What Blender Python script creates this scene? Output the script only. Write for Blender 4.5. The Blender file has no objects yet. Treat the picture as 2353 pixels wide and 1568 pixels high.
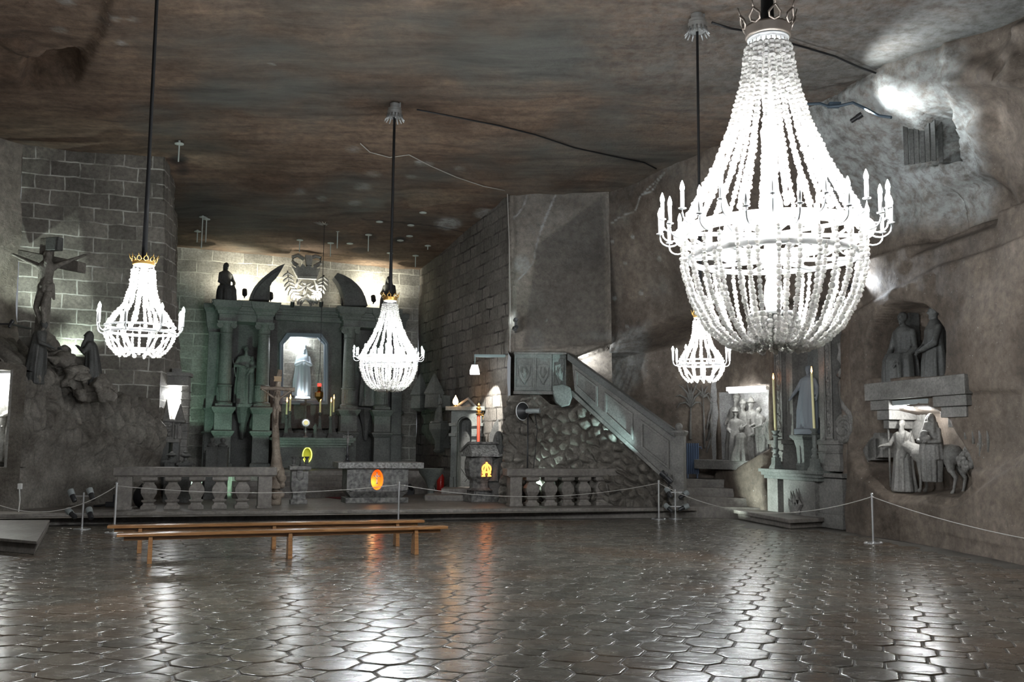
import bpy, math, random
import numpy as np
from mathutils import Vector, Matrix
random.seed(7); RNG = np.random.default_rng(5)
S = bpy.context.scene
R = math.radians
# ---------------------------------------------------------------- camera
CAM_H, FPX, PITCH, ROLL = 1.85, 2150.0, R(6.21), R(0.56)
_f = np.array([0, math.cos(PITCH), math.sin(PITCH)]); _r0 = np.array([1., 0, 0]); _u0 = np.array([0, -math.sin(PITCH), math.cos(PITCH)])
_r = math.cos(ROLL)*_r0 + math.sin(ROLL)*_u0; _u = math.cos(ROLL)*_u0 - math.sin(ROLL)*_r0
_C = np.array([0, 0, CAM_H])
cam = bpy.data.cameras.new('camera'); cam.sensor_width = 36; cam.lens = FPX*36/2353; cam.clip_end = 200
camo = bpy.data.objects.new('camera', cam); S.collection.objects.link(camo); S.camera = camo
camo.matrix_world = Matrix(((_r[0], _u[0], -_f[0], 0), (_r[1], _u[1], -_f[1], 0), (_r[2], _u[2], -_f[2], CAM_H), (0, 0, 0, 1)))
# ---------------------------------------------------------------- world, exposure
W = bpy.data.worlds.new('world'); S.world = W; W.use_nodes = True
W.node_tree.nodes['Background'].inputs[0].default_value = (0.75, 0.8, 0.85, 1); W.node_tree.nodes['Background'].inputs[1].default_value = 0.045
S.view_settings.view_transform = 'Standard'; S.view_settings.look = 'None'; S.view_settings.gamma = 1; S.view_settings.exposure = 2.85
S.view_settings.use_curve_mapping = False
S.cycles.use_denoising = True; S.cycles.use_adaptive_sampling = True; S.cycles.adaptive_threshold = .035; S.cycles.max_bounces = 4; S.cycles.diffuse_bounces = 3; S.cycles.glossy_bounces = 3
S.cycles.transmission_bounces = 4; S.cycles.sample_clamp_indirect = 6; S.cycles.caustics_reflective = False; S.cycles.caustics_refractive = False
BULB_E = 160.0       # strength of the white candle bulbs
# ---------------------------------------------------------------- measuring helpers
def ray(x, y): return _f + _r*(x-1176.5)/FPX - _u*(y-784)/FPX
def hz(x, y, z):
    d = ray(x, y); return _C + d*((z-CAM_H)/d[2])
def P(x, y, Y):
    d = ray(x, y); return _C + d*(Y/d[1])
def proj(p):
    v = np.asarray(p) - _C; w = v @ _f
    w = np.where(w < .1, .1, w)
    return 1176.5 + FPX*(v @ _r)/w, 784 - FPX*(v @ _u)/w
class Frame:                       # a vertical plane in plan: x along it, y behind it, z up
    def __init__(s, ox, oy, deg): s.o = np.array([ox, oy]); s.a = R(deg); s.x = np.array([math.cos(s.a), math.sin(s.a)]); s.y = np.array([-math.sin(s.a), math.cos(s.a)])
    def at(s, px, py, y=0.):
        d = ray(px, py); o = s.o + s.y*y
        t = (o @ s.y)/(d[:2] @ s.y); p = _C + d*t
        return float((p[:2]-s.o) @ s.x), float(p[2])
    def w(s, x, y=0., z=0.): q = s.o + s.x*x + s.y*y; return (float(q[0]), float(q[1]), z)
    def loc(s, p): q = np.array(p[:2])-s.o; return float(q @ s.x), float(q @ s.y)
# ---------------------------------------------------------------- numpy noise
def _h(i, j, k, s=0):
    n = (i*374761393 + j*668265263 + k*2147483647 + s*1274126177) & 0xffffffff
    n = ((n ^ (n >> 13))*1274126177) & 0xffffffff
    return ((n ^ (n >> 16)) & 0xffffff)/float(0xffffff)
def vnoise(p, s=0):
    p = np.asarray(p, float); i = np.floor(p).astype(np.int64); f = p-i; f = f*f*(3-2*f); r = 0
    for a in (0, 1):
        for b in (0, 1):
            for c in (0, 1):
                w = (f[..., 0] if a else 1-f[..., 0])*(f[..., 1] if b else 1-f[..., 1])*(f[..., 2] if c else 1-f[..., 2])
                r = r + w*_h(i[..., 0]+a, i[..., 1]+b, i[..., 2]+c, s)
    return r*2-1
def fbm(p, o=4, s=0):
    r = 0; a = 1.; p = np.asarray(p, float)
    for k in range(o): r = r + a*vnoise(p*(2**k), s+k); a *= .5
    return r/1.6
def worley(p, s=0):                # 2D cells: F1, F2, cell value
    p = np.asarray(p, float); i = np.floor(p).astype(np.int64); b1 = np.full(p.shape[:-1], 9.); b2 = b1.copy(); cv = b1*0
    for a in (-1, 0, 1):
        for b in (-1, 0, 1):
            ci = i[..., 0]+a; cj = i[..., 1]+b
            d = np.hypot(ci+_h(ci, cj, 1, s)-p[..., 0], cj+_h(ci, cj, 2, s)-p[..., 1])
            m = d < b1; b2 = np.where(m, b1, np.minimum(b2, d)); cv = np.where(m, _h(ci, cj, 3, s), cv); b1 = np.where(m, d, b1)
    return b1, b2, cv
def polysd(x, y, poly):            # signed distance in the plane, negative inside
    d = np.full(np.shape(x), 1e9); ins = np.zeros(np.shape(x), bool); n = len(poly)
    for k in range(n):
        ax, ay = poly[k]; bx, by = poly[(k+1) % n]; ex, ey = bx-ax, by-ay
        t = np.clip(((x-ax)*ex+(y-ay)*ey)/(ex*ex+ey*ey+1e-9), 0, 1)
        d = np.minimum(d, np.hypot(x-ax-t*ex, y-ay-t*ey))
        c = ((ay > y) != (by > y)) & (x < (bx-ax)*(y-ay)/((by-ay) or 1e-9)+ax); ins ^= c
    return np.where(ins, -d, d)
def sstep(a, b, x): t = np.clip((x-a)/(b-a), 0, 1); return t*t*(3-2*t)
# ---------------------------------------------------------------- mesh builder
class MB:
    def __init__(s): s.v = []; s.f = []; s.n = 0; s.M = None
    def add(s, V, F):
        V = np.asarray(V, float)
        if s.M is not None: V = V @ s.M[:3, :3].T + s.M[:3, 3]
        s.v.append(V); s.f += [tuple(int(i)+s.n for i in f) for f in F]; s.n += len(V); return s
    def box(s, x0, x1, y0, y1, z0, z1, t=0, ty=None):    # t shrinks the top
        ty = t if ty is None else ty
        return s.add([(x0, y0, z0), (x1, y0, z0), (x1, y1, z0), (x0, y1, z0), (x0+t, y0+ty, z1), (x1-t, y0+ty, z1), (x1-t, y1-ty, z1), (x0+t, y1-ty, z1)],
                     [(0, 3, 2, 1), (4, 5, 6, 7), (0, 1, 5, 4), (1, 2, 6, 5), (2, 3, 7, 6), (3, 0, 4, 7)])
    def lathe(s, prof, c=(0, 0, 0), n=16, sq=0, fold=0, fn=0, sx=1, sy=1, ph=0):   # prof: (r, z)
        V = []; a = np.arange(n)/n*2*math.pi + ph
        for r, z in prof:
            rr = r*(1+fold*np.cos(fn*a)) if fold else r*np.ones(n)
            if sq: rr = rr/np.maximum(np.abs(np.cos(a-ph-math.pi/4)), np.abs(np.sin(a-ph-math.pi/4)))/math.sqrt(2)*1.0
            V += list(zip(c[0]+rr*np.cos(a)*sx, c[1]+rr*np.sin(a)*sy, np.full(n, c[2]+z)))
        m = len(prof); F = [(i*n+j, i*n+(j+1) % n, (i+1)*n+(j+1) % n, (i+1)*n+j) for i in range(m-1) for j in range(n)]
        F.append(tuple(range(n-1, -1, -1))); F.append(tuple((m-1)*n+j for j in range(n)))
        return s.add(V, F)
    def sqlathe(s, prof, c=(0, 0, 0), d=None):           # square section, prof: (half width, z)
        V = []
        for r, z in prof:
            q = r if d is None else r*d
            V += [(c[0]-r, c[1]-q, c[2]+z), (c[0]+r, c[1]-q, c[2]+z), (c[0]+r, c[1]+q, c[2]+z), (c[0]-r, c[1]+q, c[2]+z)]
        m = len(prof); F = [(i*4+j, i*4+(j+1) % 4, (i+1)*4+(j+1) % 4, (i+1)*4+j) for i in range(m-1) for j in range(4)]
        F += [(3, 2, 1, 0), tuple((m-1)*4+j for j in range(4))]
        return s.add(V, F)
    def tube(s, pts, r, n=8, cap=True, closed=False):
        pts = np.asarray(pts, float); m = len(pts); r = np.broadcast_to(np.asarray(r, float), (m,)); V = []
        up = np.array([0, 0, 1.])
        for i in range(m):
            t = pts[(i+1) % m]-pts[i-1] if closed else pts[min(i+1, m-1)]-pts[max(i-1, 0)]
            t = t/(np.linalg.norm(t)+1e-12)
            a = np.cross(t, up)
            if np.linalg.norm(a) < .08: a = np.cross(t, [1., 0.02, 0])
            a /= np.linalg.norm(a); b = np.cross(a, t)
            th = np.arange(n)/n*2*math.pi
            V += list(pts[i] + r[i]*(np.outer(np.cos(th), a)+np.outer(np.sin(th), b)))
        F = [(i*n+j, ((i+1) % m)*n+j, ((i+1) % m)*n+(j+1) % n, i*n+(j+1) % n) for i in range(m if closed else m-1) for j in range(n)]
        if cap and not closed: F += [tuple(range(n)), tuple((m-1)*n+n-1-j for j in range(n))]
        return s.add(V, F)
    def ell(s, c, r, n=10, m=7, M=None):
        V = []; r = (r, r, r) if np.isscalar(r) else r
        for i in range(1, m):
            p = math.pi*i/m
            for j in range(n):
                a = 2*math.pi*j/n; V.append((r[0]*math.sin(p)*math.cos(a), r[1]*math.sin(p)*math.sin(a), r[2]*math.cos(p)))
        V += [(0, 0, r[2]), (0, 0, -r[2])]; V = np.array(V)
        if M is not None: V = V @ np.array(M).T
        F = [(i*n+j, (i+1)*n+j, (i+1)*n+(j+1) % n, i*n+(j+1) % n) for i in range(m-2) for j in range(n)]
        k = (m-1)*n; F += [(k, j, (j+1) % n) for j in range(n)] + [(k+1, (m-2)*n+(j+1) % n, (m-2)*n+j) for j in range(n)]
        return s.add(V+np.array(c), F)
    def cap(s, a, b, ra, rb, n=10):                      # tapered round-ended limb
        a = np.array(a, float); b = np.array(b, float); d = b-a; L = np.linalg.norm(d)+1e-9; t = d/L; P_ = []; Q = []
        for k in range(4):
            q = math.pi/2*(1-k/3.); P_.append(a-t*ra*math.sin(q)); Q.append(max(ra*math.cos(q), ra*.05))
        for k in range(4):
            q = math.pi/2*k/3.; P_.append(b+t*rb*math.sin(q)); Q.append(max(rb*math.cos(q), rb*.05))
        return s.tube(P_, Q, n)
    def prism(s, poly, y0, y1):                          # polygon in x,z pushed from y0 to y1
        n = len(poly); V = [(x, y0, z) for x, z in poly]+[(x, y1, z) for x, z in poly]
        ar = sum(poly[i][0]*poly[(i+1) % n][1]-poly[(i+1) % n][0]*poly[i][1] for i in range(n))
        A = list(range(n)); F = [tuple(A), tuple(n+i for i in reversed(A))] + [((i+1) % n, i, n+i, n+(i+1) % n) for i in range(n)]
        if ar < 0: F = [tuple(reversed(f)) for f in F]
        return s.add(V, F)
    def strip(s, inner, outer, y0, y1, closed=True):      # frame between two outlines in x,z
        n = len(inner); V = []
        for L in (inner, outer):
            for yy in (y0, y1): V += [(x, yy, z) for x, z in L]
        F = []
        for i in range(n if closed else n-1):
            j = (i+1) % n; F += [(i, j, 2*n+j, 2*n+i), (n+i, 3*n+i, 3*n+j, n+j), (i, n+i, n+j, j), (2*n+i, 2*n+j, 3*n+j, 3*n+i)]
        if not closed:
            for i in (0, n-1): F.append((i, n+i, 3*n+i, 2*n+i))
        return s.add(V, F)
    def grid(s, V3):                                     # (a, b, 3) array
        a, b = V3.shape[:2]
        return s.add(V3.reshape(-1, 3), [(i*b+j, i*b+j+1, (i+1)*b+j+1, (i+1)*b+j) for i in range(a-1) for j in range(b-1)])
    def build(s, name, mat, parent=None, smooth=False, bevel=0, label=None):
        me = bpy.data.meshes.new(name); V = np.concatenate(s.v); me.from_pydata(V.tolist(), [], s.f); me.update()
        if smooth == True: me.shade_smooth()
        elif smooth: me.shade_smooth(); me.set_sharp_from_angle(angle=R(smooth))
        o = bpy.data.objects.new(name, me); S.collection.objects.link(o); me.materials.append(mat)
        if parent is not None: o.parent = parent
        if bevel:
            b = o.modifiers.new('bevel', 'BEVEL'); b.width = bevel; b.segments = 2; b.limit_method = 'ANGLE'; b.angle_limit = R(40)
        if label: o['label'] = label
        return o
    def remesh(s, name, mat, parent=None, vox=.015, smoothit=2, rough=0, rsc=4):
        o = s.build(name, mat, parent); m = o.modifiers.new('r', 'REMESH'); m.mode = 'VOXEL'; m.voxel_size = vox; m.use_smooth_shade = True
        if smoothit: k = o.modifiers.new('s', 'SMOOTH'); k.factor = .5; k.iterations = smoothit
        dg = bpy.context.evaluated_depsgraph_get(); me = bpy.data.meshes.new_from_object(o.evaluated_get(dg)); me.name = name
        o.modifiers.clear(); old = o.data; o.data = me; bpy.data.meshes.remove(old)
        if not me.materials: me.materials.append(mat)
        if rough:
            n = len(me.vertices); V = np.empty(n*3, np.float32); me.vertices.foreach_get('co', V); V = V.reshape(-1, 3); N = np.empty(n*3, np.float32); me.vertex_normals.foreach_get('vector', N); V += N.reshape(-1, 3)*(rough*fbm(V*rsc, 4, 2))[:, None]; me.vertices.foreach_set('co', V.reshape(-1)); me.update()
        me.shade_smooth(); return o
def T(loc=(0, 0, 0), rz=0., s=1., rx=0., ry=0.):
    return np.array(Matrix.Translation(loc) @ Matrix.Rotation(rz, 4, 'Z') @ Matrix.Rotation(ry, 4, 'Y') @ Matrix.Rotation(rx, 4, 'X') @ Matrix.Scale(s, 4))
def tag(o, label, cat, group=None, kind=None):
    o['label'] = label; o['category'] = cat
    if group: o['group'] = group
    if kind: o['kind'] = kind
    return o
def thing(name, label, cat, loc=(0, 0, 0), rz=0., group=None):
    o = bpy.data.objects.new(name, None); S.collection.objects.link(o); o.location = loc; o.rotation_euler = (0, 0, rz); o.empty_display_size = .1
    return tag(o, label, cat, group)
def struct(o): o['kind'] = 'structure'; return o
def copy_tree(o, parent=None):
    c = o.copy(); S.collection.objects.link(c)
    if parent is not None: c.parent = parent
    for ch in list(o.children): copy_tree(ch, c)
    return c
def spot(parent, loc, target, energy, color=(1, 1, 1), size=60, blend=.5, radius=.04, name='spot_light'):
    l = bpy.data.lights.new(name, 'SPOT'); l.energy = energy; l.color = color; l.spot_size = R(size); l.spot_blend = blend; l.shadow_soft_size = radius
    o = bpy.data.objects.new(name, l); S.collection.objects.link(o); o.parent = parent; o.location = loc
    o.rotation_euler = (Vector(target)-Vector(loc)).to_track_quat('-Z', 'Y').to_euler(); return o
def point(parent, loc, energy, color=(1, 1, 1), radius=.05, name='point_light'):
    l = bpy.data.lights.new(name, 'POINT'); l.energy = energy; l.color = color; l.shadow_soft_size = radius
    o = bpy.data.objects.new(name, l); S.collection.objects.link(o); o.parent = parent; o.location = loc; return o
# ---------------------------------------------------------------- materials
def newmat(name):
    m = bpy.data.materials.new(name); m.use_nodes = True; nt = m.node_tree; return m, nt, nt.nodes['Principled BSDF']
def simple(name, col, rough=.5, metal=0., emit=None, es=0., spec=.5, alpha=None):
    m, nt, b = newmat(name); b.inputs['Base Color'].default_value = (*col, 1); b.inputs['Roughness'].default_value = rough; b.inputs['Metallic'].default_value = metal
    b.inputs['Specular IOR Level'].default_value = spec
    if emit: b.inputs['Emission Color'].default_value = (*emit, 1); b.inputs['Emission Strength'].default_value = es
    return m
def ramp(nt, fac, c1, c2, a=.35, b=.65, extra=None):
    r = nt.nodes.new('ShaderNodeValToRGB'); e = r.color_ramp.elements
    e[0].position = a; e[0].color = (*c1, 1); e[1].position = b; e[1].color = (*c2, 1)
    for p, c in extra or []: k = e.new(p); k.color = (*c, 1)
    nt.links.new(fac, r.inputs[0]); return r.outputs[0]
def noise(nt, vec, scale, detail=5, rough=.6, dist=0.):
    n = nt.nodes.new('ShaderNodeTexNoise'); n.inputs['Scale'].default_value = scale; n.inputs['Detail'].default_value = detail; n.inputs['Roughness'].default_value = rough
    n.inputs['Distortion'].default_value = dist; nt.links.new(vec, n.inputs['Vector']); return n.outputs['Fac']
def mix(nt, a, b, fac, mode='MIX'):
    m = nt.nodes.new('ShaderNodeMix'); m.data_type = 'RGBA'; m.blend_type = mode
    for sock, v in ((m.inputs[6], a), (m.inputs[7], b), (m.inputs[0], fac)):
        if isinstance(v, (int, float)): sock.default_value = v
        elif isinstance(v, tuple): sock.default_value = (*v, 1)
        else: nt.links.new(v, sock)
    return m.outputs[2]
def mapping(nt, vec, scale=(1, 1, 1), rot=(0, 0, 0)):
    m = nt.nodes.new('ShaderNodeMapping'); m.inputs['Scale'].default_value = scale; m.inputs['Rotation'].default_value = rot; nt.links.new(vec, m.inputs['Vector']); return m.outputs[0]
def rock(name, c1, c2, scale=.7, bump=.5, bscale=9., rough=.75, layer=None, layrot=0., blocks=None, salt=False, flecks=.0, spec=.35, dist=.03, tint=None):
    m, nt, b = newmat(name); tc = nt.nodes.new('ShaderNodeTexCoord'); v = tc.outputs['Object']
    col = ramp(nt, noise(nt, v, scale, 6), c1, c2)
    fine = noise(nt, v, scale*14, 6, .75)
    col = mix(nt, col, ramp(nt, fine, (.55, .55, .55), (1.3, 1.3, 1.3), .3, .7), 1., 'MULTIPLY')
    if tint: col = mix(nt, col, tint, ramp(nt, noise(nt, v, scale*.55, 4), (0, 0, 0), (1, 1, 1), .45, .62))
    h = noise(nt, v, bscale, 8, .7, .4)
    if layer:
        lv = mapping(nt, v, layer, (0, 0, layrot)); ln = noise(nt, lv, 1., 7, .65, .3)
        col = mix(nt, col, ramp(nt, ln, (.55, .52, .5), (1.35, 1.3, 1.25), .35, .68), .8, 'MULTIPLY')
        h = mix(nt, h, ln, .5)
    if flecks:
        fl = noise(nt, v, 26, 2, .5); col = mix(nt, col, (.55, .56, .55), ramp(nt, fl, (0, 0, 0), (flecks,)*3, .7, .78))
    if blocks:
        mort, bw, bh, mw, dark = blocks; uv = nt.nodes.new('ShaderNodeUVMap').outputs[0]
        wob = mix(nt, uv, nt.nodes.new('ShaderNodeTexNoise').outputs[1], .0)
        nn = nt.nodes.new('ShaderNodeTexNoise'); nn.inputs['Scale'].default_value = 2.2; nt.links.new(uv, nn.inputs['Vector'])
        wv = nt.nodes.new('ShaderNodeVectorMath'); wv.operation = 'MULTIPLY_ADD'; nt.links.new(nn.outputs[1], wv.inputs[0]); wv.inputs[1].default_value = (.09, .09, 0); nt.links.new(uv, wv.inputs[2])
        br = nt.nodes.new('ShaderNodeTexBrick'); nt.links.new(wv.outputs[0], br.inputs['Vector']); br.inputs['Scale'].default_value = 1
        br.inputs['Brick Width'].default_value = bw; br.inputs['Row Height'].default_value = bh; br.inputs['Mortar Size'].default_value = mw; br.inputs['Mortar Smooth'].default_value = .3
        br.inputs['Color1'].default_value = (.7, .7, .7, 1); br.inputs['Color2'].default_value = (1.2, 1.2, 1.2, 1); br.inputs['Mortar'].default_value = (1, 1, 1, 1)
        col = mix(nt, col, br.outputs['Color'], .8, 'MULTIPLY')
        mf = nt.nodes.new('ShaderNodeMath'); mf.operation = 'MULTIPLY'; nt.links.new(br.outputs['Fac'], mf.inputs[0]); nt.links.new(ramp(nt, noise(nt, v, 1.6, 4), (.1,)*3, (1,)*3, .4, .62), mf.inputs[1])
        col = mix(nt, col, mort, mf.outputs[0]); h = mix(nt, h, (1.,)*3 if not dark else (0, 0, 0), br.outputs['Fac'])
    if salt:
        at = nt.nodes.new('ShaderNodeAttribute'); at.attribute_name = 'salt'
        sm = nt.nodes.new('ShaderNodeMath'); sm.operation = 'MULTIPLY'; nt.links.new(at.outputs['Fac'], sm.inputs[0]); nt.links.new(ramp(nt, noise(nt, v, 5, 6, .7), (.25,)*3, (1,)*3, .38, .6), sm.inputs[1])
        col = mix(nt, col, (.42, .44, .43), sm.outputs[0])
        a2 = nt.nodes.new('ShaderNodeAttribute'); a2.attribute_name = 'dark_mask'; col = mix(nt, col, (.018, .018, .02), a2.outputs['Fac'])  # second attribute darkens the rock towards near black
    nt.links.new(col, b.inputs['Base Color']); b.inputs['Roughness'].default_value = rough; b.inputs['Specular IOR Level'].default_value = spec
    bp = nt.nodes.new('ShaderNodeBump'); bp.inputs['Strength'].default_value = bump; bp.inputs['Distance'].default_value = dist; nt.links.new(h, bp.inputs['Height']); nt.links.new(bp.outputs[0], b.inputs['Normal'])
    return m
M_ceil = rock('ceiling rock', (.095, .062, .042), (.20, .145, .105), .35, .9, 6, .8, layer=(.5, 2.6, 1), layrot=R(-14), salt=True, tint=(.10, .10, .09), dist=.06)
M_wall = rock('grey salt rock', (.135, .115, .095), (.26, .23, .195), .5, .8, 7, .75, salt=True, flecks=.35, dist=.05)
M_wallr = rock('brown grey salt rock', (.092, .073, .058), (.19, .16, .134), .45, .8, 6, .75, salt=True, flecks=.4, layer=(.8, .8, .4), dist=.05)
M_blockl = rock('salt blocks light mortar', (.11, .10, .085), (.2, .18, .155), .8, .6, 8, .75, blocks=((.42, .41, .37), .70, .365, .02, False), flecks=.2)
M_blockr = rock('salt blocks dark joints', (.13, .12, .105), (.22, .205, .185), .8, .6, 8, .75, blocks=((.03, .028, .025), .62, .36, .03, True), flecks=.25)
M_blockb = rock('salt blocks of the altar wall', (.2, .19, .165), (.34, .33, .3), 1.2, .5, 8, .75, blocks=((.55, .54, .48), 1.0, .42, .02, False))
M_stage = rock('worn stone platform', (.13, .115, .10), (.22, .20, .18), .8, .4, 12, .5, dist=.02)
M_carve = rock('carved grey salt', (.12, .115, .105), (.22, .21, .195), 1.5, .5, 22, .6, dist=.012)
M_carved = rock('carved dark salt', (.075, .075, .07), (.13, .13, .125), 1.5, .5, 22, .6, dist=.012)
M_carvelit = rock('carved salt lit copy', (.22, .215, .2), (.36, .35, .33), 1.5, .4, 22, .6, dist=.012)  # lighter copy of carved salt: lamplight on crest and left relief put into colour
M_green = rock('carved greenish salt', (.11, .12, .11), (.19, .20, .185), 1.5, .5, 22, .55, dist=.012)
M_granite = rock('speckled dark salt', (.06, .058, .055), (.26, .25, .235), 9, .5, 30, .5, dist=.01)
M_granitec = rock('coarse speckled salt', (.10, .095, .09), (.42, .41, .39), 16, .5, 30, .5, dist=.01)
M_mound = rock('salt rubble', (.12, .105, .088), (.25, .23, .20), 1.2, .9, 10, .7, dist=.05)
M_statue = rock('dark statue salt', (.05, .05, .048), (.09, .09, .085), 2, .4, 20, .6, dist=.01)
M_white = simple('white enamel', (.75, .76, .76), .35)
M_sleeve = simple('candle sleeve', (.85, .85, .82), .5)
M_chrome = simple('polished steel', (.62, .62, .62), .3, .75)
M_black = simple('black rubber', (.012, .012, .014), .5)
M_cord = simple('black cord sheath', (.006, .006, .007), .7)
M_blk = simple('black painted metal', (.02, .02, .022), .4)
M_grey = simple('grey painted metal', (.22, .24, .24), .45)
M_gold = simple('brass', (.5, .3, .09), .35, 1.)
M_galv = simple('galvanised metal', (.6, .62, .62), .35, .8)
M_rope = simple('white rope', (.42, .40, .37), .7)
M_wax = simple('yellow wax', (.72, .66, .35), .45)
M_red = simple('red glass', (.5, .01, .01), .2, emit=(1, .03, .02), es=.6)
M_redpaint = simple('red paint', (.45, .015, .012), .3)
M_redwax = simple('red striped wax', (.6, .08, .04), .5)
M_carpet = simple('red carpet', (.16, .01, .02), .95)
M_radi = simple('blue grey radiator paint', (.07, .10, .16), .45)
M_ply = simple('painted ceiling rod', (.5, .56, .52), .5)
M_bulb = simple('lit bulb', (1, 1, 1), .5, emit=(.93, .97, 1), es=BULB_E)
M_flame = simple('candle flame', (1, .4, .1), .5, emit=(1, .33, .06), es=3)
M_flamew = simple('warm lamp bulb', (1, .6, .3), .5, emit=(1, .62, .3), es=2)
M_tube = simple('lit fluorescent tube', (1, 1, 1), .5, emit=(.95, 1, 1), es=3)
M_tubew = simple('lit white lamp face', (1, 1, 1), .5, emit=(.95, .98, 1), es=4)
M_orange = simple('backlit amber', (1, .3, .03), .5, emit=(1, .32, .05), es=.55)
M_paper = simple('white paper', (.7, .7, .68), .8)
def crystal():
    m = bpy.data.materials.new('salt crystal'); m.use_nodes = True; nt = m.node_tree; nt.nodes.clear()
    o = nt.nodes.new('ShaderNodeOutputMaterial'); d = nt.nodes.new('ShaderNodeBsdfDiffuse'); t = nt.nodes.new('ShaderNodeBsdfTranslucent'); g = nt.nodes.new('ShaderNodeBsdfGlossy')
    d.inputs[0].default_value = (.82, .80, .77, 1); t.inputs[0].default_value = (.85, .83, .8, 1); g.inputs[1].default_value = .15
    a = nt.nodes.new('ShaderNodeMixShader'); a.inputs[0].default_value = .5; b = nt.nodes.new('ShaderNodeMixShader'); b.inputs[0].default_value = .08
    nt.links.new(d.outputs[0], a.inputs[1]); nt.links.new(t.outputs[0], a.inputs[2]); nt.links.new(a.outputs[0], b.inputs[1]); nt.links.new(g.outputs[0], b.inputs[2]); nt.links.new(b.outputs[0], o.inputs[0]); return m
M_salt = crystal()
def tilemat():
    m, nt, b = newmat('glazed stone tile'); tc = nt.nodes.new('ShaderNodeTexCoord'); v = tc.outputs['Object']
    at = nt.nodes.new('ShaderNodeAttribute'); at.attribute_name = 'tile'
    base = ramp(nt, at.outputs['Fac'], (.075, .07, .06), (.135, .125, .11), 0, 1)
    col = mix(nt, base, ramp(nt, noise(nt, v, 5, 6, .7), (.5, .46, .42), (1.35, 1.3, 1.2), .35, .65), .8, 'MULTIPLY')
    col = mix(nt, col, (.13, .085, .055), ramp(nt, noise(nt, v, .35, 3), (0, 0, 0), (.55,)*3, .5, .62)); nt.links.new(col, b.inputs['Base Color'])
    rv = mapping(nt, v, (1, 2.6, 1), (0, 0, R(20))); nt.links.new(ramp(nt, noise(nt, rv, 4, 5, .6), (.17,)*3, (.32,)*3, .35, .7), b.inputs['Roughness']); b.inputs['Specular IOR Level'].default_value = .6
    n1 = noise(nt, rv, 5.5, 4, .55); n2 = noise(nt, v, 30, 3, .6); h = mix(nt, n1, n2, .12)
    bp = nt.nodes.new('ShaderNodeBump'); bp.inputs['Strength'].default_value = .5; bp.inputs['Distance'].default_value = .007; nt.links.new(h, bp.inputs['Height']); nt.links.new(bp.outputs[0], b.inputs['Normal']); return m
M_tile = tilemat(); M_grout = rock('cement screed', (.07, .062, .052), (.13, .12, .105), 1.5, .4, 20, .6, dist=.01)
def wood():
    m, nt, b = newmat('varnished pine'); tc = nt.nodes.new('ShaderNodeTexCoord'); v = mapping(nt, tc.outputs['Object'], (1.2, 14, 14))
    nt.links.new(ramp(nt, noise(nt, v, 2.2, 6, .6, .6), (.20, .085, .028), (.36, .18, .07), .35, .65), b.inputs['Base Color']); b.inputs['Roughness'].default_value = .25; return m
M_wood = wood()
M_bark = rock('carved trunk salt', (.17, .13, .10), (.36, .30, .24), 4, .8, 16, .7, dist=.02)
def npmesh(name, V3, mat, uv=None, attrs=None, smooth=True):
    a, b = V3.shape[:2]; me = bpy.data.meshes.new(name); n = a*b; me.vertices.add(n); me.vertices.foreach_set('co', V3.reshape(-1).astype(np.float32))
    i = np.arange(n).reshape(a, b); q = np.stack([i[:-1, :-1], i[:-1, 1:], i[1:, 1:], i[1:, :-1]], -1).reshape(-1, 4); nf = len(q)
    me.loops.add(nf*4); me.loops.foreach_set('vertex_index', q.reshape(-1)); me.polygons.add(nf); me.polygons.foreach_set('loop_start', np.arange(nf)*4)
    if uv is not None:
        l = me.uv_layers.new(name='UVMap'); l.data.foreach_set('uv', uv.reshape(-1, 2)[q.reshape(-1)].reshape(-1).astype(np.float32))
    for k, w in (attrs or {}).items(): at = me.attributes.new(k, 'FLOAT', 'POINT'); at.data.foreach_set('value', w.reshape(-1).astype(np.float32))
    me.update(calc_edges=True); me.materials.append(mat)
    if smooth: me.shade_smooth()
    o = bpy.data.objects.new(name, me); S.collection.objects.link(o); return o
# ================================================================ SETTING
A = Frame(-7.15, 31.5, 18.5)            # the high altar and everything square with it
def zc(Y): return 9.0 - .08*np.maximum(0, Y-23)
RB = np.array([(9.6, -6), (9.2, 8), (8.44, 15.65), (8.17, 17.9), (7.52, 21.1), (6.85, 23.1), (6.2, 25.0), (5.75, 26.6), (2.8, 27.0)], float)
RT = np.array([(9.6, -6), (9.2, 8), (8.4, 14.9), (7.0, 16.9), (6.4, 18.9), (5.5, 20.6), (4.6, 22.4), (3.76, 23.9), (2.65, 25.4)], float)
def right_x(Y): return np.interp(Y, RB[:, 1], RB[:, 0])
STF = np.array([(-12.8, 19.2), (-10.7, 20.0), (-8.39, 20.95), (0.04, 23.19), (4.75, 24.15)])
def stage_y(X): return np.interp(X, STF[:, 0], STF[:, 1])
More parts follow.
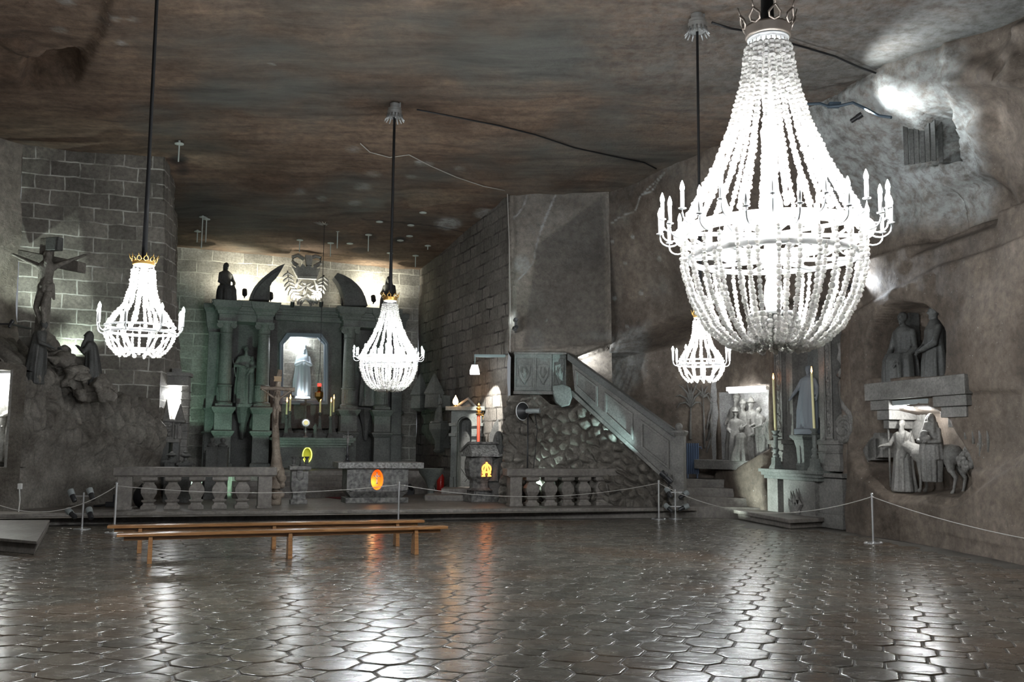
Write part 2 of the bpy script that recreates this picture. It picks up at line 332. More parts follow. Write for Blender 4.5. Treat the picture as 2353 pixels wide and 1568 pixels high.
# ---- floor: octagon and square tiles laid in a screed bed
def make_floor():
    a = R(-20.5); ex = np.array([math.cos(a), math.sin(a)]); ey = np.array([-math.sin(a), math.cos(a)]); Pd = .705; h = .4625/2; q = .2425/2
    octo = np.array([(h, -q), (h, q), (q, h), (-q, h), (-h, q), (-h, -q), (-q, -h), (q, -h)]); squ = np.array([(q, -q), (q, q), (-q, q), (-q, -q)])
    V = []; F = []; A_ = []; n = 0
    for i in range(-40, 60):
        for j in range(-12, 60):
            for k, sh, offs in ((0, octo, (0, 0)), (0, octo, (.5, .5)), (1, squ, (.5, 0)), (1, squ, (0, .5))):
                c = ex*(i+offs[0])*Pd + ey*(j+offs[1])*Pd
                if c[1] < 5.2 or c[0] < -11.6 or c[1] > stage_y(c[0])-.45 or c[0] > right_x(c[1])-.75: continue
                if c[1] > 21 and c[0] > 5.3: continue
                m = len(sh); g = .009; u = RNG.random(); tx, ty = RNG.normal(0, .0045, 2); lift = RNG.normal(0, .0012)
                rad = np.linalg.norm(sh[0]); rings = [(-g, -.03), (-g, -.007), (-g-.005, -.002), (-g-.014, .0), (-g-.022, .0003), (-.11, .0008)]
                base = n
                for ins, z in rings:
                    s = (sh*(1+ins/rad)) if ins > -.1 else sh*.55
                    for p in s:
                        w = c+ex*p[0]+ey*p[1]; V.append((w[0], w[1], z+p[0]*tx+p[1]*ty+lift-.002)); A_.append(u)
                for r_ in range(len(rings)-1):
                    for t in range(m): F.append((base+r_*m+t, base+r_*m+(t+1) % m, base+(r_+1)*m+(t+1) % m, base+(r_+1)*m+t))
                F.append(tuple(base+(len(rings)-1)*m+t for t in range(m))); n += len(rings)*m
    nt_ = len(F); b = len(V); V += [(-13, -6, -.009), (10.5, -6, -.009), (10.5, 27.5, -.009), (-13, 27.5, -.009)]; A_ += [0]*4; F.append((b, b+1, b+2, b+3))
    me = bpy.data.meshes.new('floor'); me.from_pydata(V, [], F); me.update(); at = me.attributes.new('tile', 'FLOAT', 'POINT'); at.data.foreach_set('value', np.array(A_, np.float32))
    me.materials.append(M_tile); me.materials.append(M_grout); me.polygons[len(F)-1].material_index = 1; me.shade_smooth()
    o = bpy.data.objects.new('floor', me); S.collection.objects.link(o); struct(o)
make_floor()
# ---- ceiling
def blob(px, py, L): r = np.zeros(np.shape(px)); [r.__iadd__(w*(1-sstep(.55, 1.1, np.hypot((px-x)/a, (py-y)/b)))) for x, y, a, b, w in L]; return np.clip(r, 0, 1)
def make_ceiling():
    X = np.arange(-13.2, 10.8, .09); Y = np.concatenate([np.arange(-6, 12, .4), np.arange(12, 36.2, .09)]); gx, gy = np.meshgrid(X, Y); z = zc(gy)
    p = np.stack([gx, gy, z], -1); px, py = proj(p)
    z = z + .10*fbm(p*.45, 4, 3) + .018*fbm(p*np.array([1.5, 5, 1]), 3, 9)
    z += .5*(1-sstep(-14, 8, polysd(px, py, [(55, 150), (180, 130), (182, 180), (170, 192), (60, 200), (52, 185)])))
    z += .12*sstep(-2, 2.5, -polysd(px, py, [(-300, -300), (300, -300), (240, 60), (190, 165), (-300, 180)]))*sstep(.0, .3, fbm(p*1.3, 3, 4)+.3)
    salt = blob(px, py, [(1030, 515, 34, 17, 1.), (1112, 490, 26, 14, .6), (960, 375, 10, 4, .6), (812, 345, 18, 9, .35), (975, 380, 24, 8, .35), (858, 405, 20, 9, .3), (835, 432, 24, 8, .3), (815, 465, 18, 8, .3), (945, 410, 16, 5, .3), (1055, 390, 14, 6, .3), (740, 455, 14, 7, .3), (690, 440, 14, 8, .25), (280, 95, 13, 7, .6), (305, 37, 10, 5, .5), (265, 35, 12, 6, .4), (150, 18, 22, 9, .4), (135, 85, 20, 8, .3), (628, 147, 7, 3, 1.), (480, 188, 4, 2, 1.), (2250, 60, 120, 30, .35), (2090, 190, 110, 55, .4), (1990, 260, 90, 40, .5)])  # upper-right blobs: pale salt plus the lamp's hot spot painted into the colour
    salt = np.maximum(salt, .35*sstep(1050, 1900, px)*(1-sstep(100, 420, py)) )  # greyer salt towards the right, partly light put into the tone
    dark_mask = blob(px, py, [(410, 372, 26, 14, .8), (420, 395, 18, 12, .6), (850, 542, 20, 10, .6), (918, 550, 20, 9, .9), (825, 575, 26, 9, .6), (750, 470, 30, 14, .2), (1040, 480, 60, 12, .2)])  # dark spots round the anchors, then a dark groove line
    lin = np.minimum(np.abs(polysd(px, py, [(830, 502), (1000, 520), (1090, 540), (1000, 520.5)])), 99)
    dark_mask = np.maximum(dark_mask, .7*(1-sstep(.5, 1.6, lin)))
    o = npmesh('ceiling', np.stack([gx, gy, z], -1), M_ceil, attrs={'salt': salt, 'dark_mask': dark_mask}); struct(o)
make_ceiling()
# ---- right wall: lower carved wall, ledge, upper rock, niches
def resample(B, T_, ss):
    L = np.concatenate([[0], np.cumsum(np.linalg.norm(np.diff(B, axis=0), axis=1))]); s = np.concatenate([np.arange(0, L[2]-1.5, .35), np.arange(L[2]-1.5, L[-1]+.001, ss)])
    it = lambda Q: np.stack([np.interp(s, L, Q[:, 0]), np.interp(s, L, Q[:, 1])], -1)
    return s, L, it(B), it(T_)
def make_right():
    s, L, b, t = resample(RB, RT, .045); z = np.arange(-.05, 9.15, .045); sg, zg = np.meshgrid(s, z, indexing='ij')
    mid = .5*(b+t); tan = np.gradient(mid, axis=0); tan /= np.linalg.norm(tan, axis=1)[:, None]+1e-9; nrm = np.stack([-tan[:, 1], tan[:, 0]], -1)   # towards the room
    left = sstep(L[5], L[6], sg); ze = np.interp(sg, [L[5], L[7], L[8]], [5.6, 5.0, 4.3])
    wl = sstep(ze-.12, ze+.25, zg)*.75+.25*sstep(ze, 9, zg); wr = sstep(6.3, 9, zg)**1.2; w = wl*left+wr*(1-left)
    xy = b[:, None, :]*(1-w[..., None]) + t[:, None, :]*w[..., None]
    pos = np.concatenate([xy, zg[..., None]], -1); px, py = proj(pos)
    near = sstep(L[2]-2, L[2], sg)
    d = .16*fbm(pos*.5, 4, 11)+.03*fbm(pos*2.2, 4, 12)
    led = polysd(px, py, [(1955, 612), (2010, 590), (2060, 572), (2120, 552), (2200, 515), (2290, 482), (2420, 440), (2600, 380), (2600, 200), (1900, 200), (1900, 620)])
    d -= .55*(1-left)*near*(1-sstep(-9, 2, led))*(1-sstep(7.2, 8.6, zg))
    led2 = polysd(px, py, [(1960, 720), (2010, 690), (2060, 665), (2160, 610), (2250, 580), (2420, 520), (2420, 1400), (1960, 1400)])
    d += .14*(1-left)*(1-sstep(-8, 3, led2))
    arch = polysd(px, py, [(2090, 590), (2085, 500), (2110, 430), (2160, 395), (2230, 390), (2270, 430), (2290, 480), (2280, 520)])
    d -= .35*(1-sstep(-25, 6, arch))
    d -= 1.5*(1-sstep(-5, 2, polysd(px, py, [(2084, 255), (2156, 243), (2158, 360), (2078, 378)])))
    d -= .18*(1-sstep(-8, 8, polysd(px, py, [(2040, 240), (2160, 235), (2165, 250), (2075, 380), (2030, 385)])))
    d += .5*(1-sstep(-30, 10, polysd(px, py, [(2165, 90), (2400, 30), (2400, 300), (2300, 480), (2200, 400), (2170, 250)])))*sstep(-.6, .4, fbm(pos*.8, 3, 6))
    nz = fbm(pos*3.2, 4, 21); crust = 1-sstep(-20, 40, polysd(px, py, [(1850, 240), (1990, 170), (2200, 120), (2230, 300), (2180, 480), (1960, 520), (1880, 400)]))
    d += .10*crust*nz + .05*crust*np.abs(fbm(pos*7, 3, 22))
    # upper niche with its rough back
    nic = polysd(px, py, [(2001, 868), (2003, 790), (2012, 745), (2040, 708), (2080, 694), (2130, 700), (2165, 725), (2182, 770), (2180, 862)])
    m = 1-sstep(-7, 3, nic); d -= m*(.95-.22*np.abs(fbm(pos*4, 3, 31)))
    # donkey scene hollow: deep in the middle, its floor swelling out
    hol = polysd(px, py, [(2020, 945), (2150, 936), (2180, 950), (2235, 1060), (2245, 1110), (2205, 1145), (2150, 1138), (2100, 1142), (2045, 1128), (2005, 1085), (1985, 1035), (2012, 1000)])
    m = 1-sstep(-16, 4, hol); d -= m*.62
    lip = polysd(px, py, [(1960, 990), (2000, 1090), (2080, 1150), (2150, 1150), (2215, 1165), (2290, 1110), (2420, 1020), (2420, 1400), (1960, 1400)]); d += .13*(1-sstep(-7, 5, lip))*(1-m)
    far = polysd(px, py, [(2175, 900), (2360, 900), (2360, 1040), (2290, 1085), (2200, 1080)]); d -= .09*(1-sstep(-6, 4, far))*(1-m)
    # niche of the carved group
    g = polysd(px, py, [(1650, 905), (1764, 884), (1764, 1030), (1700, 1072), (1655, 1070)]); mg = 1-sstep(-4, 2, g); d -= 1.5*mg
    d -= .75*(1-sstep(-5, 3, polysd(px, py, [(1772, 690), (1930, 690), (1930, 1240), (1772, 1240)])))
    pl = polysd(px, py, [(1655, 1073), (1700, 1076), (1765, 1036), (1780, 1040), (1780, 1230), (1640, 1200)]); d += .25*(1-sstep(-8, 4, pl))
    scr = 1-sstep(-25, 15, polysd(px, py, [(1300, 830), (1345, 800), (1490, 740), (1480, 860), (1400, 960), (1330, 900)]))
    d += scr*.03*np.sin((px*.9+py*.35)*.55+2*nz)
    pos[..., :2] += nrm[:, None, :]*d[..., None]
    salt = np.clip(crust*.85+.55*scr+.3*left*sstep(4, 7, zg)*sstep(-.2, .5, fbm(pos*.5, 3, 41)), 0, 1)
    for x, y, r_ in ((1455, 545, 5), (1515, 595, 6), (1437, 605, 5), (1472, 673, 6), (1410, 685, 6), (1440, 750, 5), (1407, 556, 5)): salt = np.maximum(salt, .7*(1-sstep(r_*.5, r_*1.2, np.hypot(px-x, py-y))))
    vein = np.minimum(np.abs(polysd(px, py, [(1535, 395), (1500, 440), (1472, 452), (1462, 485), (1425, 500), (1405, 515), (1425, 500.5), (1462, 485.5), (1472, 453)])), 99)
    salt = np.maximum(salt, .8*(1-sstep(.6, 2., vein)))
    dark_mask = px*0
    struct(npmesh('wall_right', pos, M_wallr, attrs={'salt': salt, 'dark_mask': dark_mask}))
make_right()
def whit(px, py, name='wall_right'):
    o = bpy.data.objects[name]; d = Vector(ray(px, py)).normalized(); ok, loc, nrm, _ = o.ray_cast(Vector(_C)+d*9, d); return (loc, nrm) if ok else (Vector(P(px, py, 20)), -d)
# ---- flat cut rock face between the block wall and the right wall
def vwall(name, B, T_, mat, ss, z0, z1f, disp=None, saltf=None, uvo=0.):
    B = np.array(B, float); T_ = np.array(T_, float); L = np.concatenate([[0], np.cumsum(np.linalg.norm(np.diff(B, axis=0), axis=1))]); s = np.unique(np.concatenate([np.arange(0, L[-1], ss), L]))
    it = lambda Q: np.stack([np.interp(s, L, Q[:, 0]), np.interp(s, L, Q[:, 1])], -1); b, t = it(B), it(T_)
    v = np.arange(0, 1.0001, ss/9.); z1 = z1f(t[:, 1]); zg = z0+(z1[:, None]-z0)*v[None, :]; w = v[None, :, None]
    xy = b[:, None]*(1-w)+t[:, None]*w; pos = np.concatenate([xy, zg[..., None]], -1); tan = np.gradient(b, axis=0); tan /= np.linalg.norm(tan, axis=1)[:, None]; nrm = np.stack([tan[:, 1], -tan[:, 0]], -1)
    px, py = proj(pos); d = (.05*fbm(pos*.8, 4, 51)+.012*fbm(pos*4, 3, 52)) + (disp(px, py, pos) if disp else 0)
    pos[..., :2] += nrm[:, None, :]*d[..., None]; uv = np.stack([np.broadcast_to(s[:, None]+uvo, zg.shape), zg], -1)
    sl, so = saltf(px, py, pos) if saltf else (0*px, 0*px)
    return struct(npmesh(name, pos, mat, uv, {'salt': sl+0*px, 'dark_mask': so+0*px}))
zt = lambda Y: zc(Y)+.15
def d_face(px, py, p):
    r = -.14*(1-sstep(-1.5, 1.5, polysd(px, py, [(1182, 449), (1388, 443), (1395, 560), (1398, 790), (1182, 806)])))
    r = r - .9*(1-sstep(-2, 3, polysd(px, py, [(1100, 812), (1200, 812), (1290, 810), (1320, 822), (1480, 760), (1480, 1300), (1100, 1300)])))
    return r+.03*np.sin(px*.04+py*.02)+.02*fbm(p*np.array([2, 2, 5]), 4, 8)
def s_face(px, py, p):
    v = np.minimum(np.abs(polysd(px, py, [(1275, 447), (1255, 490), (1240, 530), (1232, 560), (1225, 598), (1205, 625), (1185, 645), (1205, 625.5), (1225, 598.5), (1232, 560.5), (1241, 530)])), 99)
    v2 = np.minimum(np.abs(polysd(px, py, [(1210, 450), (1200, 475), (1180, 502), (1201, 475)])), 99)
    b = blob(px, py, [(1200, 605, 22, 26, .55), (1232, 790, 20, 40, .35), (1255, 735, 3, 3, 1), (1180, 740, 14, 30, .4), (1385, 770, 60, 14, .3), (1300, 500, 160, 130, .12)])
    return np.maximum(np.maximum(.75*(1-sstep(.8, 2.4, v)), .7*(1-sstep(.8, 2.4, v2))), b), .45*(1-sstep(-6, 4, polysd(px, py, [(1230, 560), (1388, 445), (1396, 790), (1200, 800)])))  # second value: darker tone over part of the cut panel
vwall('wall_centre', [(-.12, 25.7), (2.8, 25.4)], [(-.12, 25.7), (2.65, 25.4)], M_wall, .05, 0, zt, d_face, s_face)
# ---- block wall right of the high altar
q = A.w(4.3, 1.1)
def s_br(px, py, p):
    v = np.minimum(np.abs(polysd(px, py, [(990, 770), (1040, 720), (1080, 670), (1085, 635), (1130, 610), (1172, 600), (1130, 610.5), (1086, 635), (1081, 670), (1041, 720)])), 99)
    v2 = np.minimum(np.abs(polysd(px, py, [(990, 610), (1040, 570), (1090, 515), (1150, 490), (1091, 515), (1041, 571)])), 99)
    return np.maximum(.7*(1-sstep(1, 3.5, v)), .6*(1-sstep(1, 3.5, v2))), 0*px
vwall('wall_blocks_right', [q[:2], (-.1, 25.7)], [q[:2], (-.1, 25.7)], M_blockr, .06, 0, zt, lambda px, py, p: .0*px, s_br)
# ---- altar back wall
vwall('wall_altar', [A.w(-4.6, 1.1)[:2], A.w(4.3, 1.1)[:2]], [A.w(-4.6, 1.1)[:2], A.w(4.3, 1.1)[:2]], M_blockb, .1, 0, zt, uvo=.3)
# ---- left: near rock, then the block wall with its rough corner
vwall('wall_left', [(-12.7, -6), (-12.6, 15), (-12.5, 21.9), (-12.2, 23.2)], [(-12.7, -6), (-12.6, 15), (-12.4, 21.9), (-12.1, 22.4)], M_wall, .12, 0, zt, lambda px, py, p: .12*fbm(p*.7, 4, 5))
def d_cor(px, py, p): return .16*sstep(385, 410, px)*fbm(p*1.6, 4, 61)
vwall('wall_blocks_left', [(-12.2, 23.2), (-9.3, 25.0), (-9.25, 27.0), (-10.6, 29.5), A.w(-4.6, 1.1)[:2]], [(-12.1, 22.4), (-8.92, 23.3), (-9.0, 23.9), (-10.6, 29.0), A.w(-4.6, 1.1)[:2]], M_blockl, .06, 0, zt, d_cor)
# ---- raised platform, altar dais and its steps
def make_stage():
    m = MB(); F_ = [tuple(p) for p in STF]; n = len(F_)
    for z0, z1, o in ((-.02, .17, .12), (.17, .25, 0.)):
        V = [(x, y+o, z0) for x, y in F_]+[(x, y+o, z1) for x, y in F_]+[(-12.8, 36, z1), (4.75, 36, z1)]
        F = [(i, i+1, n+i+1, n+i) for i in range(n-1)]+[(n, n+1, n+2, n+3, n+4, 2*n+1, 2*n), (n-1, 2*n+1, 2*n-1), (0, 1, 2, 3, 4)]
        m.add(V, F)
    struct(m.build('floor_platform', M_stage, bevel=.012))
    for k in range(5):
        m = MB(); M_ = np.eye(4); c, s_ = math.cos(A.a), math.sin(A.a); M_[:2, :2] = [[c, -s_], [s_, c]]; M_[:2, 3] = A.o; m.M = M_
        m.box(-2.2-.0*k if k < 4 else -4.4, 4.5 if k == 4 else 2.6, -4.9+k*.34 if k < 4 else -3.5, 1.3, .2, .25+.142*(k+1))
        struct(m.build('floor_altar_step', M_stage, bevel=.012))
make_stage()
# ---- rubble-faced mound along the left wall
def make_mound():
    u = np.linspace(0, 1, 170); Bx = np.interp(u, [0, .45, 1], [-11.1, -10.5, -9.05]); By = np.interp(u, [0, .45, 1], [20.95, 22.9, 24.55]); H = np.interp(u, [0, .15, .5, 1], [3.3, 3.35, 3.0, 2.7])
    v = np.concatenate([np.linspace(0, 1, 90), 1+np.linspace(.02, 1, 40)]); U, Vv = np.meshgrid(u, v, indexing='ij'); Hg = H[:, None]; f = np.minimum(Vv, 1); b = np.maximum(Vv-1, 0)
    nx, ny = .93, -.37; z = .15+f*(Hg-.15) + b*np.interp(U, [0, .3, .6, 1], [.8, 1.0, .35, .05]); off = -.35*f**2 - b*np.interp(U, [0, .5, 1], [1.7, 1.3, .3]) 
    x = Bx[:, None]+nx*off; y = By[:, None]+ny*off; pos = np.stack([x, y, z+0*x], -1); sl = (U*4.3)
    wq = .25*fbm(np.stack([sl, z+0*sl, sl*0], -1)*1.4, 2, 8); f1, f2, cv = worley(np.stack([sl*4.0+wq, z*2.5+wq*1.5], -1), 3); st = 1-np.exp(-(f2-f1)/.12); ston = sstep(1.2, 1.9, z+.4*fbm(pos*.7, 2, 7))
    d = .22*fbm(pos*.6, 4, 71)+ston*(.17*st+.14*cv)+(1-ston)*.05*fbm(np.stack([sl*5, sl*0, z*.7], -1), 3, 4)
    pos[..., 0] += nx*d; pos[..., 1] += ny*d; pos[..., 2] += (b > 0)*.22*(st-.4)
    struct(npmesh('wall_left_ledge', pos, M_mound))
make_mound()
# ================================================================ CHANDELIERS
def interp_path(prof, n):
    prof = np.array(prof, float); L = np.concatenate([[0], np.cumsum(np.linalg.norm(np.diff(prof, axis=0), axis=1))]); t = np.linspace(0, L[-1], n*6)
    r = np.interp(t, L, prof[:, 0]); z = np.interp(t, L, prof[:, 1])
    k = np.ones(9)/9; rs = np.convolve(np.pad(r, 4, 'edge'), k, 'valid'); zs = np.convolve(np.pad(z, 4, 'edge'), k, 'valid'); return rs, zs
def strand(prof, bead, seed, flip=1., wide=1.):
    rng = random.Random(seed); r, z = interp_path(prof, 60); L = np.concatenate([[0], np.cumsum(np.hypot(np.diff(r), np.diff(z)))]); m = MB(); s = bead*.5
    while s < L[-1]-bead*.3:
        big = rng.random() < .62; h = bead*(.62 if big else .3)*rng.uniform(.8, 1.15); w = bead*(.36 if big else .26)*rng.uniform(.8, 1.2)*wide
        c = (np.interp(s+h/2, L, r), 0, np.interp(s+h/2, L, z)); dr = np.interp(s+h, L, r)-np.interp(s, L, r); dz = np.interp(s+h, L, z)-np.interp(s, L, z); a = math.atan2(dr, dz)
        m.ell(c, (w, w*rng.uniform(.75, 1), h*.56), 6, 4, Matrix.Rotation(a, 3, 'Y') @ Matrix.Rotation(rng.random()*3, 3, 'Z')); s += h*1.02
    step = max(1, len(r)//14); m.tube([(a, 0, b) for a, b in zip(r[::step], z[::step])], bead*.05, 4); return m
def chandelier(px, Y, y_top, y_bot, label, kind, rs, n_arm, n_up, n_low, cord_to, group=None, canopy=False, lean=0., power=1.):
    top = P(px, y_top, Y); bot = P(px, y_bot, Y); H = top[2]-bot[2]; X = (top[0]+bot[0])/2; k = H/3.0
    root = thing('chandelier', label, 'chandelier', (X, Y, bot[2]), 0, group); big = kind != 'small'
    cr = M_gold if kind != 'big' else simple('bronze crown', (.25, .21, .18), .4, .7)
    if big: RR, zr, ztop, rt = rs, 1.08*k, 2.98*k, .2*rs/.86; cz = .33*k
    else: RR, zr, ztop, rt = rs, .33*H, .985*H, .125*rs/.40; cz = .07*H
    kk = RR/.86 if big else RR/.86*1.15
    # crown
    c = MB(); c.lathe([(rt*1.0, ztop), (rt*1.06, ztop+.02*k), (rt*1.04, ztop+.07*k), (rt*1.09, ztop+.09*k), (rt*1.09, ztop+.11*k), (rt*.9, ztop+.11*k)], n=32)
    nc = 8 if big else 12
    for i in range(nc):
        a = i*2*math.pi/nc; ca, sa = math.cos(a), math.sin(a); w = rt*.27; h = .17*k if big else .07*H/1.0; o = []
        if big: lp = [(0, .0), (-.8, .18), (-1, .5), (-.5, .75), (0, 1), (.5, .75), (1, .5), (.8, .18)]
        else: lp = [(0, .0), (-.8, .3), (-.6, .8), (0, 1), (.6, .8), (.8, .3)]
        for u, v in lp: rr = rt*(1.08+.22*v); o.append((rr*ca-u*w*sa, rr*sa+u*w*ca, ztop+.10*k+v*h*.75))
        c.tube(o, .012*kk, 5, closed=True)
        e = rt*1.30; c.tube([(e*ca, e*sa, ztop+.1*k+h*.75), (e*1.08*ca, e*1.08*sa, ztop+.1*k+h*1.2)], [.010*kk, .004*kk], 5)
    c.build('crown', cr, root, True)
    d = MB(); d.lathe([(rt*.98, ztop), (rt*.95, ztop-.02*k), (rt*.5, ztop-.05*k), (.05*kk, ztop-.07*k)], n=32); d.build('top_plate', M_white, root, True)
    # turned salt column
    if big:
        col = MB(); z = lambda f: cz+(ztop-cz)*f; K = kk
        pr = [(.03, 0), (.06, .01), (.085, .05), (.075, .10), (.05, .13), (.075, .15), (.09, .2), (.06, .27), (.08, .29), (.10, .33), (.10, .40), (.07, .44), (.06, .5), (.085, .52), (.06, .54), (.075, .6), (.09, .66), (.05, .69), (.08, .7), (.05, .72), (.065, .76), (.08, .84), (.05, .87), (.085, .88), (.05, .9), (.06, .95), (.05, 1)]
        col.lathe([(a*K, z(b)) for a, b in pr], n=20); col.build('column', M_salt, root, 50)
    # cord
    ct = P(*cord_to[:2], Y) if cord_to[1] > 5 else None; zt_ = (ct[2] if ct is not None else float(zc(Y)))-bot[2]
    cd = MB(); rr = (.045 if kind == 'big' else .028 if big else .022); path = [(0, 0, ztop-.02)]+[(lean*t_, 0, ztop+.1+(zt_-ztop-.1)*t_) for t_ in (0., .25, .5, .75, 1.)]
    cd.tube(path, [rr*1.2, rr*1.5, rr, rr, rr, rr], 8); cd.build('cord', M_cord, root, True)
    # rings
    rg = MB()
    def ring(r, z_, th, h): rg.strip_ring(r, z_, th, h)
    def band(mb, r, z_, th, h, n=64): mb.lathe([(r-th, z_-h/2), (r, z_-h/2), (r+th*.3, z_), (r, z_+h/2), (r-th, z_+h/2), (r-th, z_-h/2+1e-4)], n=n)
    def torus(mb, r, z_, t, n=56, m_=7): mb.tube([(r*math.cos(a), r*math.sin(a), z_) for a in np.arange(n)/n*2*math.pi], t, m_, closed=True)
    if big:
        torus(rg, RR, zr, .042*kk); torus(rg, RR*.93, zr-.02*k, .03*kk); rg.build('outer_ring', M_salt, root, True)
        r2 = MB(); torus(r2, RR*.88, zr-.22*k, .028*kk); torus(r2, RR*.5, zr+.02*k, .03*kk)
        for i in range(8):
            a = i*math.pi/4; ca, sa = math.cos(a), math.sin(a); r2.tube([(.08*kk*ca, .08*kk*sa, zr-.0*k), (RR*.95*ca, RR*.95*sa, zr)], .02*kk, 6); r2.tube([(.08*kk*ca, .08*kk*sa, zr-.24*k), (RR*.88*ca, RR*.88*sa, zr-.22*k)], .02*kk, 6); r2.tube([(.5*RR*ca, .5*RR*sa, zr-.22*k), (RR*.93*ca, RR*.93*sa, zr-.01)], .015*kk, 5)
        r2.build('inner_frame', M_white, root, True)
        r3 = MB(); torus(r3, .2*RR/.86, cz, .018*kk, 32); r3.lathe([(.2*RR/.86, cz-.01), (.2*RR/.86, cz+.015), (.05, cz+.02)], n=24); r3.build('lower_plate', M_white, root, True)
    else:
        torus(rg, RR, zr, .012, 48); torus(rg, RR*.95, zr-.06*H, .016, 48); rg.build('outer_ring', M_white, root, True)
        r2 = MB(); torus(r2, RR*.42, cz+.02*H, .010, 32); torus(r2, RR*.42, cz, .010, 32); r2.build('lower_ring', M_white, root, True)
        for i in range(6):
            a = i*math.pi/3+.3; ca, sa = math.cos(a), math.sin(a); s_ = MB(); s_.tube([(RR*.95*ca, RR*.95*sa, zr-.05*H), (RR*.42*ca, RR*.42*sa, cz)], .012, 6); s_.build('strut', M_white, root, True)
    # bead strands
    if big:
        up = [(rt*.95, ztop-.04*k), (.25*RR/.86, ztop-.45*k), (.36*RR/.86, ztop-.85*k), (.52*RR/.86, ztop-1.25*k), (.72*RR/.86, ztop-1.62*k), (RR*.97, zr+.05*k)]
        lo = [(RR*.95, zr-.04*k), (RR*.96, zr-.3*k), (RR*.86, zr-.62*k), (RR*.70, zr-.88*k), (RR*.48, .05*k), (RR*.34, .04*k), (RR*.26, .15*k), (.2*RR/.86, cz)]
        lo2 = [(RR*.93, zr-.2*k), (RR*.86, zr-.5*k), (RR*.66, zr-.84*k), (RR*.42, .02*k), (RR*.3, 0.), (RR*.22, .1*k), (.16*RR/.86, cz)]
        bead = .078*RR/.86 if kind == 'big' else .075
    else:
        up = [(rt*.95, ztop-.02), (rt*1.15, ztop-.25*H), (rt*1.6, ztop-.42*H), (RR*.72, zr+.14*H), (RR*.97, zr+.01)]
        lo = [(RR*.97, zr-.01), (RR*1.0, zr-.1*H), (RR*.86, zr-.22*H), (RR*.6, .02*H), (RR*.42, cz-.02)]; lo2 = lo; bead = .055
    def ringof(name, prof, n, off, sd, wide=1.0):
        ms = [strand(prof, bead, sd+q_, wide=wide) for q_ in range(3)]; first = []
        for i in range(n):
            a = (i+off)*2*math.pi/n
            if i < 3: o = ms[i].build(name, M_salt, root, False); first.append(o)
            else: o = bpy.data.objects.new(name, first[i % 3].data); S.collection.objects.link(o); o.parent = root
            o.rotation_euler = (0, 0, a)
    ringof('upper_bead_strand', up, n_up, 0, 10, 1.15)
    ringof('lower_bead_strand', lo, n_low, .5, 20)
    if big and n_low > 20: ringof('inner_bead_strand', lo2, n_low//2, 0, 30)
    # candle arms
    armR = RR*1.19 if big else RR*1.27; sh = .13*k*1.15 if big else .14*H; sr = .017*kk if kind != 'small' else .017; drop = .05*kk if big else .045
    arm = MB(); zz = zr-.01; pts = []
    for t_ in np.linspace(0, 1, 9):
        pts.append((RR*.97+(armR-RR*.97)*(.5-.5*math.cos(math.pi*t_)), 0, zz-drop*1.6*math.sin(math.pi*t_)))
    pts.append((armR, 0, zz+.04*k)); arm.tube(pts, .0085*kk if big else .009, 6); arm.lathe([(.014*kk, 0), (.034*kk, .006*k), (.034*kk, .012*k)], (armR, 0, zz+.035*k), 10)
    sl = MB(); sl.lathe([(sr, 0), (sr, sh), (sr*.7, sh+.004)], (armR, 0, zz+.045*k), 10)
    bl = MB(); bh = (.10*k if big else .075)*1.0; bz = zz+.045*k+sh; bl.lathe([(sr*.6, 0), (sr*1.15, bh*.25), (sr*1.1, bh*.5), (sr*.55, bh*.8), (sr*.1, bh)], (armR, 0, bz), 8)
    ao = arm.build('candle_arm', M_white, root, True); so = sl.build('candle_sleeve', M_sleeve, ao, True); bo = bl.build('bulb', M_bulb, ao, True)
    for i in range(1, n_arm):
        c2 = copy_tree(ao, root); a = i*2*math.pi/n_arm; tier = .09*k if (big and i % 2) else 0
        c2.rotation_euler = (0, 0, a+.05); c2.location = (0, 0, tier)
    if big:        # an inner tier of bulbs among the strands lights the beads from inside
        ia = MB(); ia.tube([(RR*.5, 0, zr+.02*k), (RR*.5, 0, zr+.1*k)], .012*kk, 6); i_o = ia.build('inner_candle', M_white, root, True)
        s2 = MB(); s2.lathe([(sr, 0), (sr, sh), (sr*.7, sh+.004)], (RR*.5, 0, zr+.1*k), 10); s2.build('candle_sleeve', M_sleeve, i_o, True)
        b2 = MB(); b2.lathe([(sr*.6, 0), (sr*1.15, bh*.25), (sr*1.1, bh*.5), (sr*.55, bh*.8), (sr*.1, bh)], (RR*.5, 0, zr+.1*k+sh), 8); b2.build('bulb', M_bulb, i_o, True)
        for i in range(1, 10): c2 = copy_tree(i_o, root); c2.rotation_euler = (0, 0, i*2*math.pi/10)
    point(root, (0, 0, zr+.28*k), 60*power*(.55 if kind == 'big' else 1)*(1 if big else .45), (.9, .96, 1), .10)
    point(root, (0, 0, zr-.5*k if big else zr+.1*H), 60*power*(1.1 if big else .25), (.9, .96, 1), .08)
    if not big:
        c5 = MB(); c5.lathe([(.035, 0), (.04, .1), (.03, .2), (.01, .22)], (0, 0, ztop-.32*H), 10); c5.tube([(0, 0, ztop-.1*H), (0, 0, ztop-.02)], .012, 6); c5.build('inner_bulb', M_bulb, root, True)
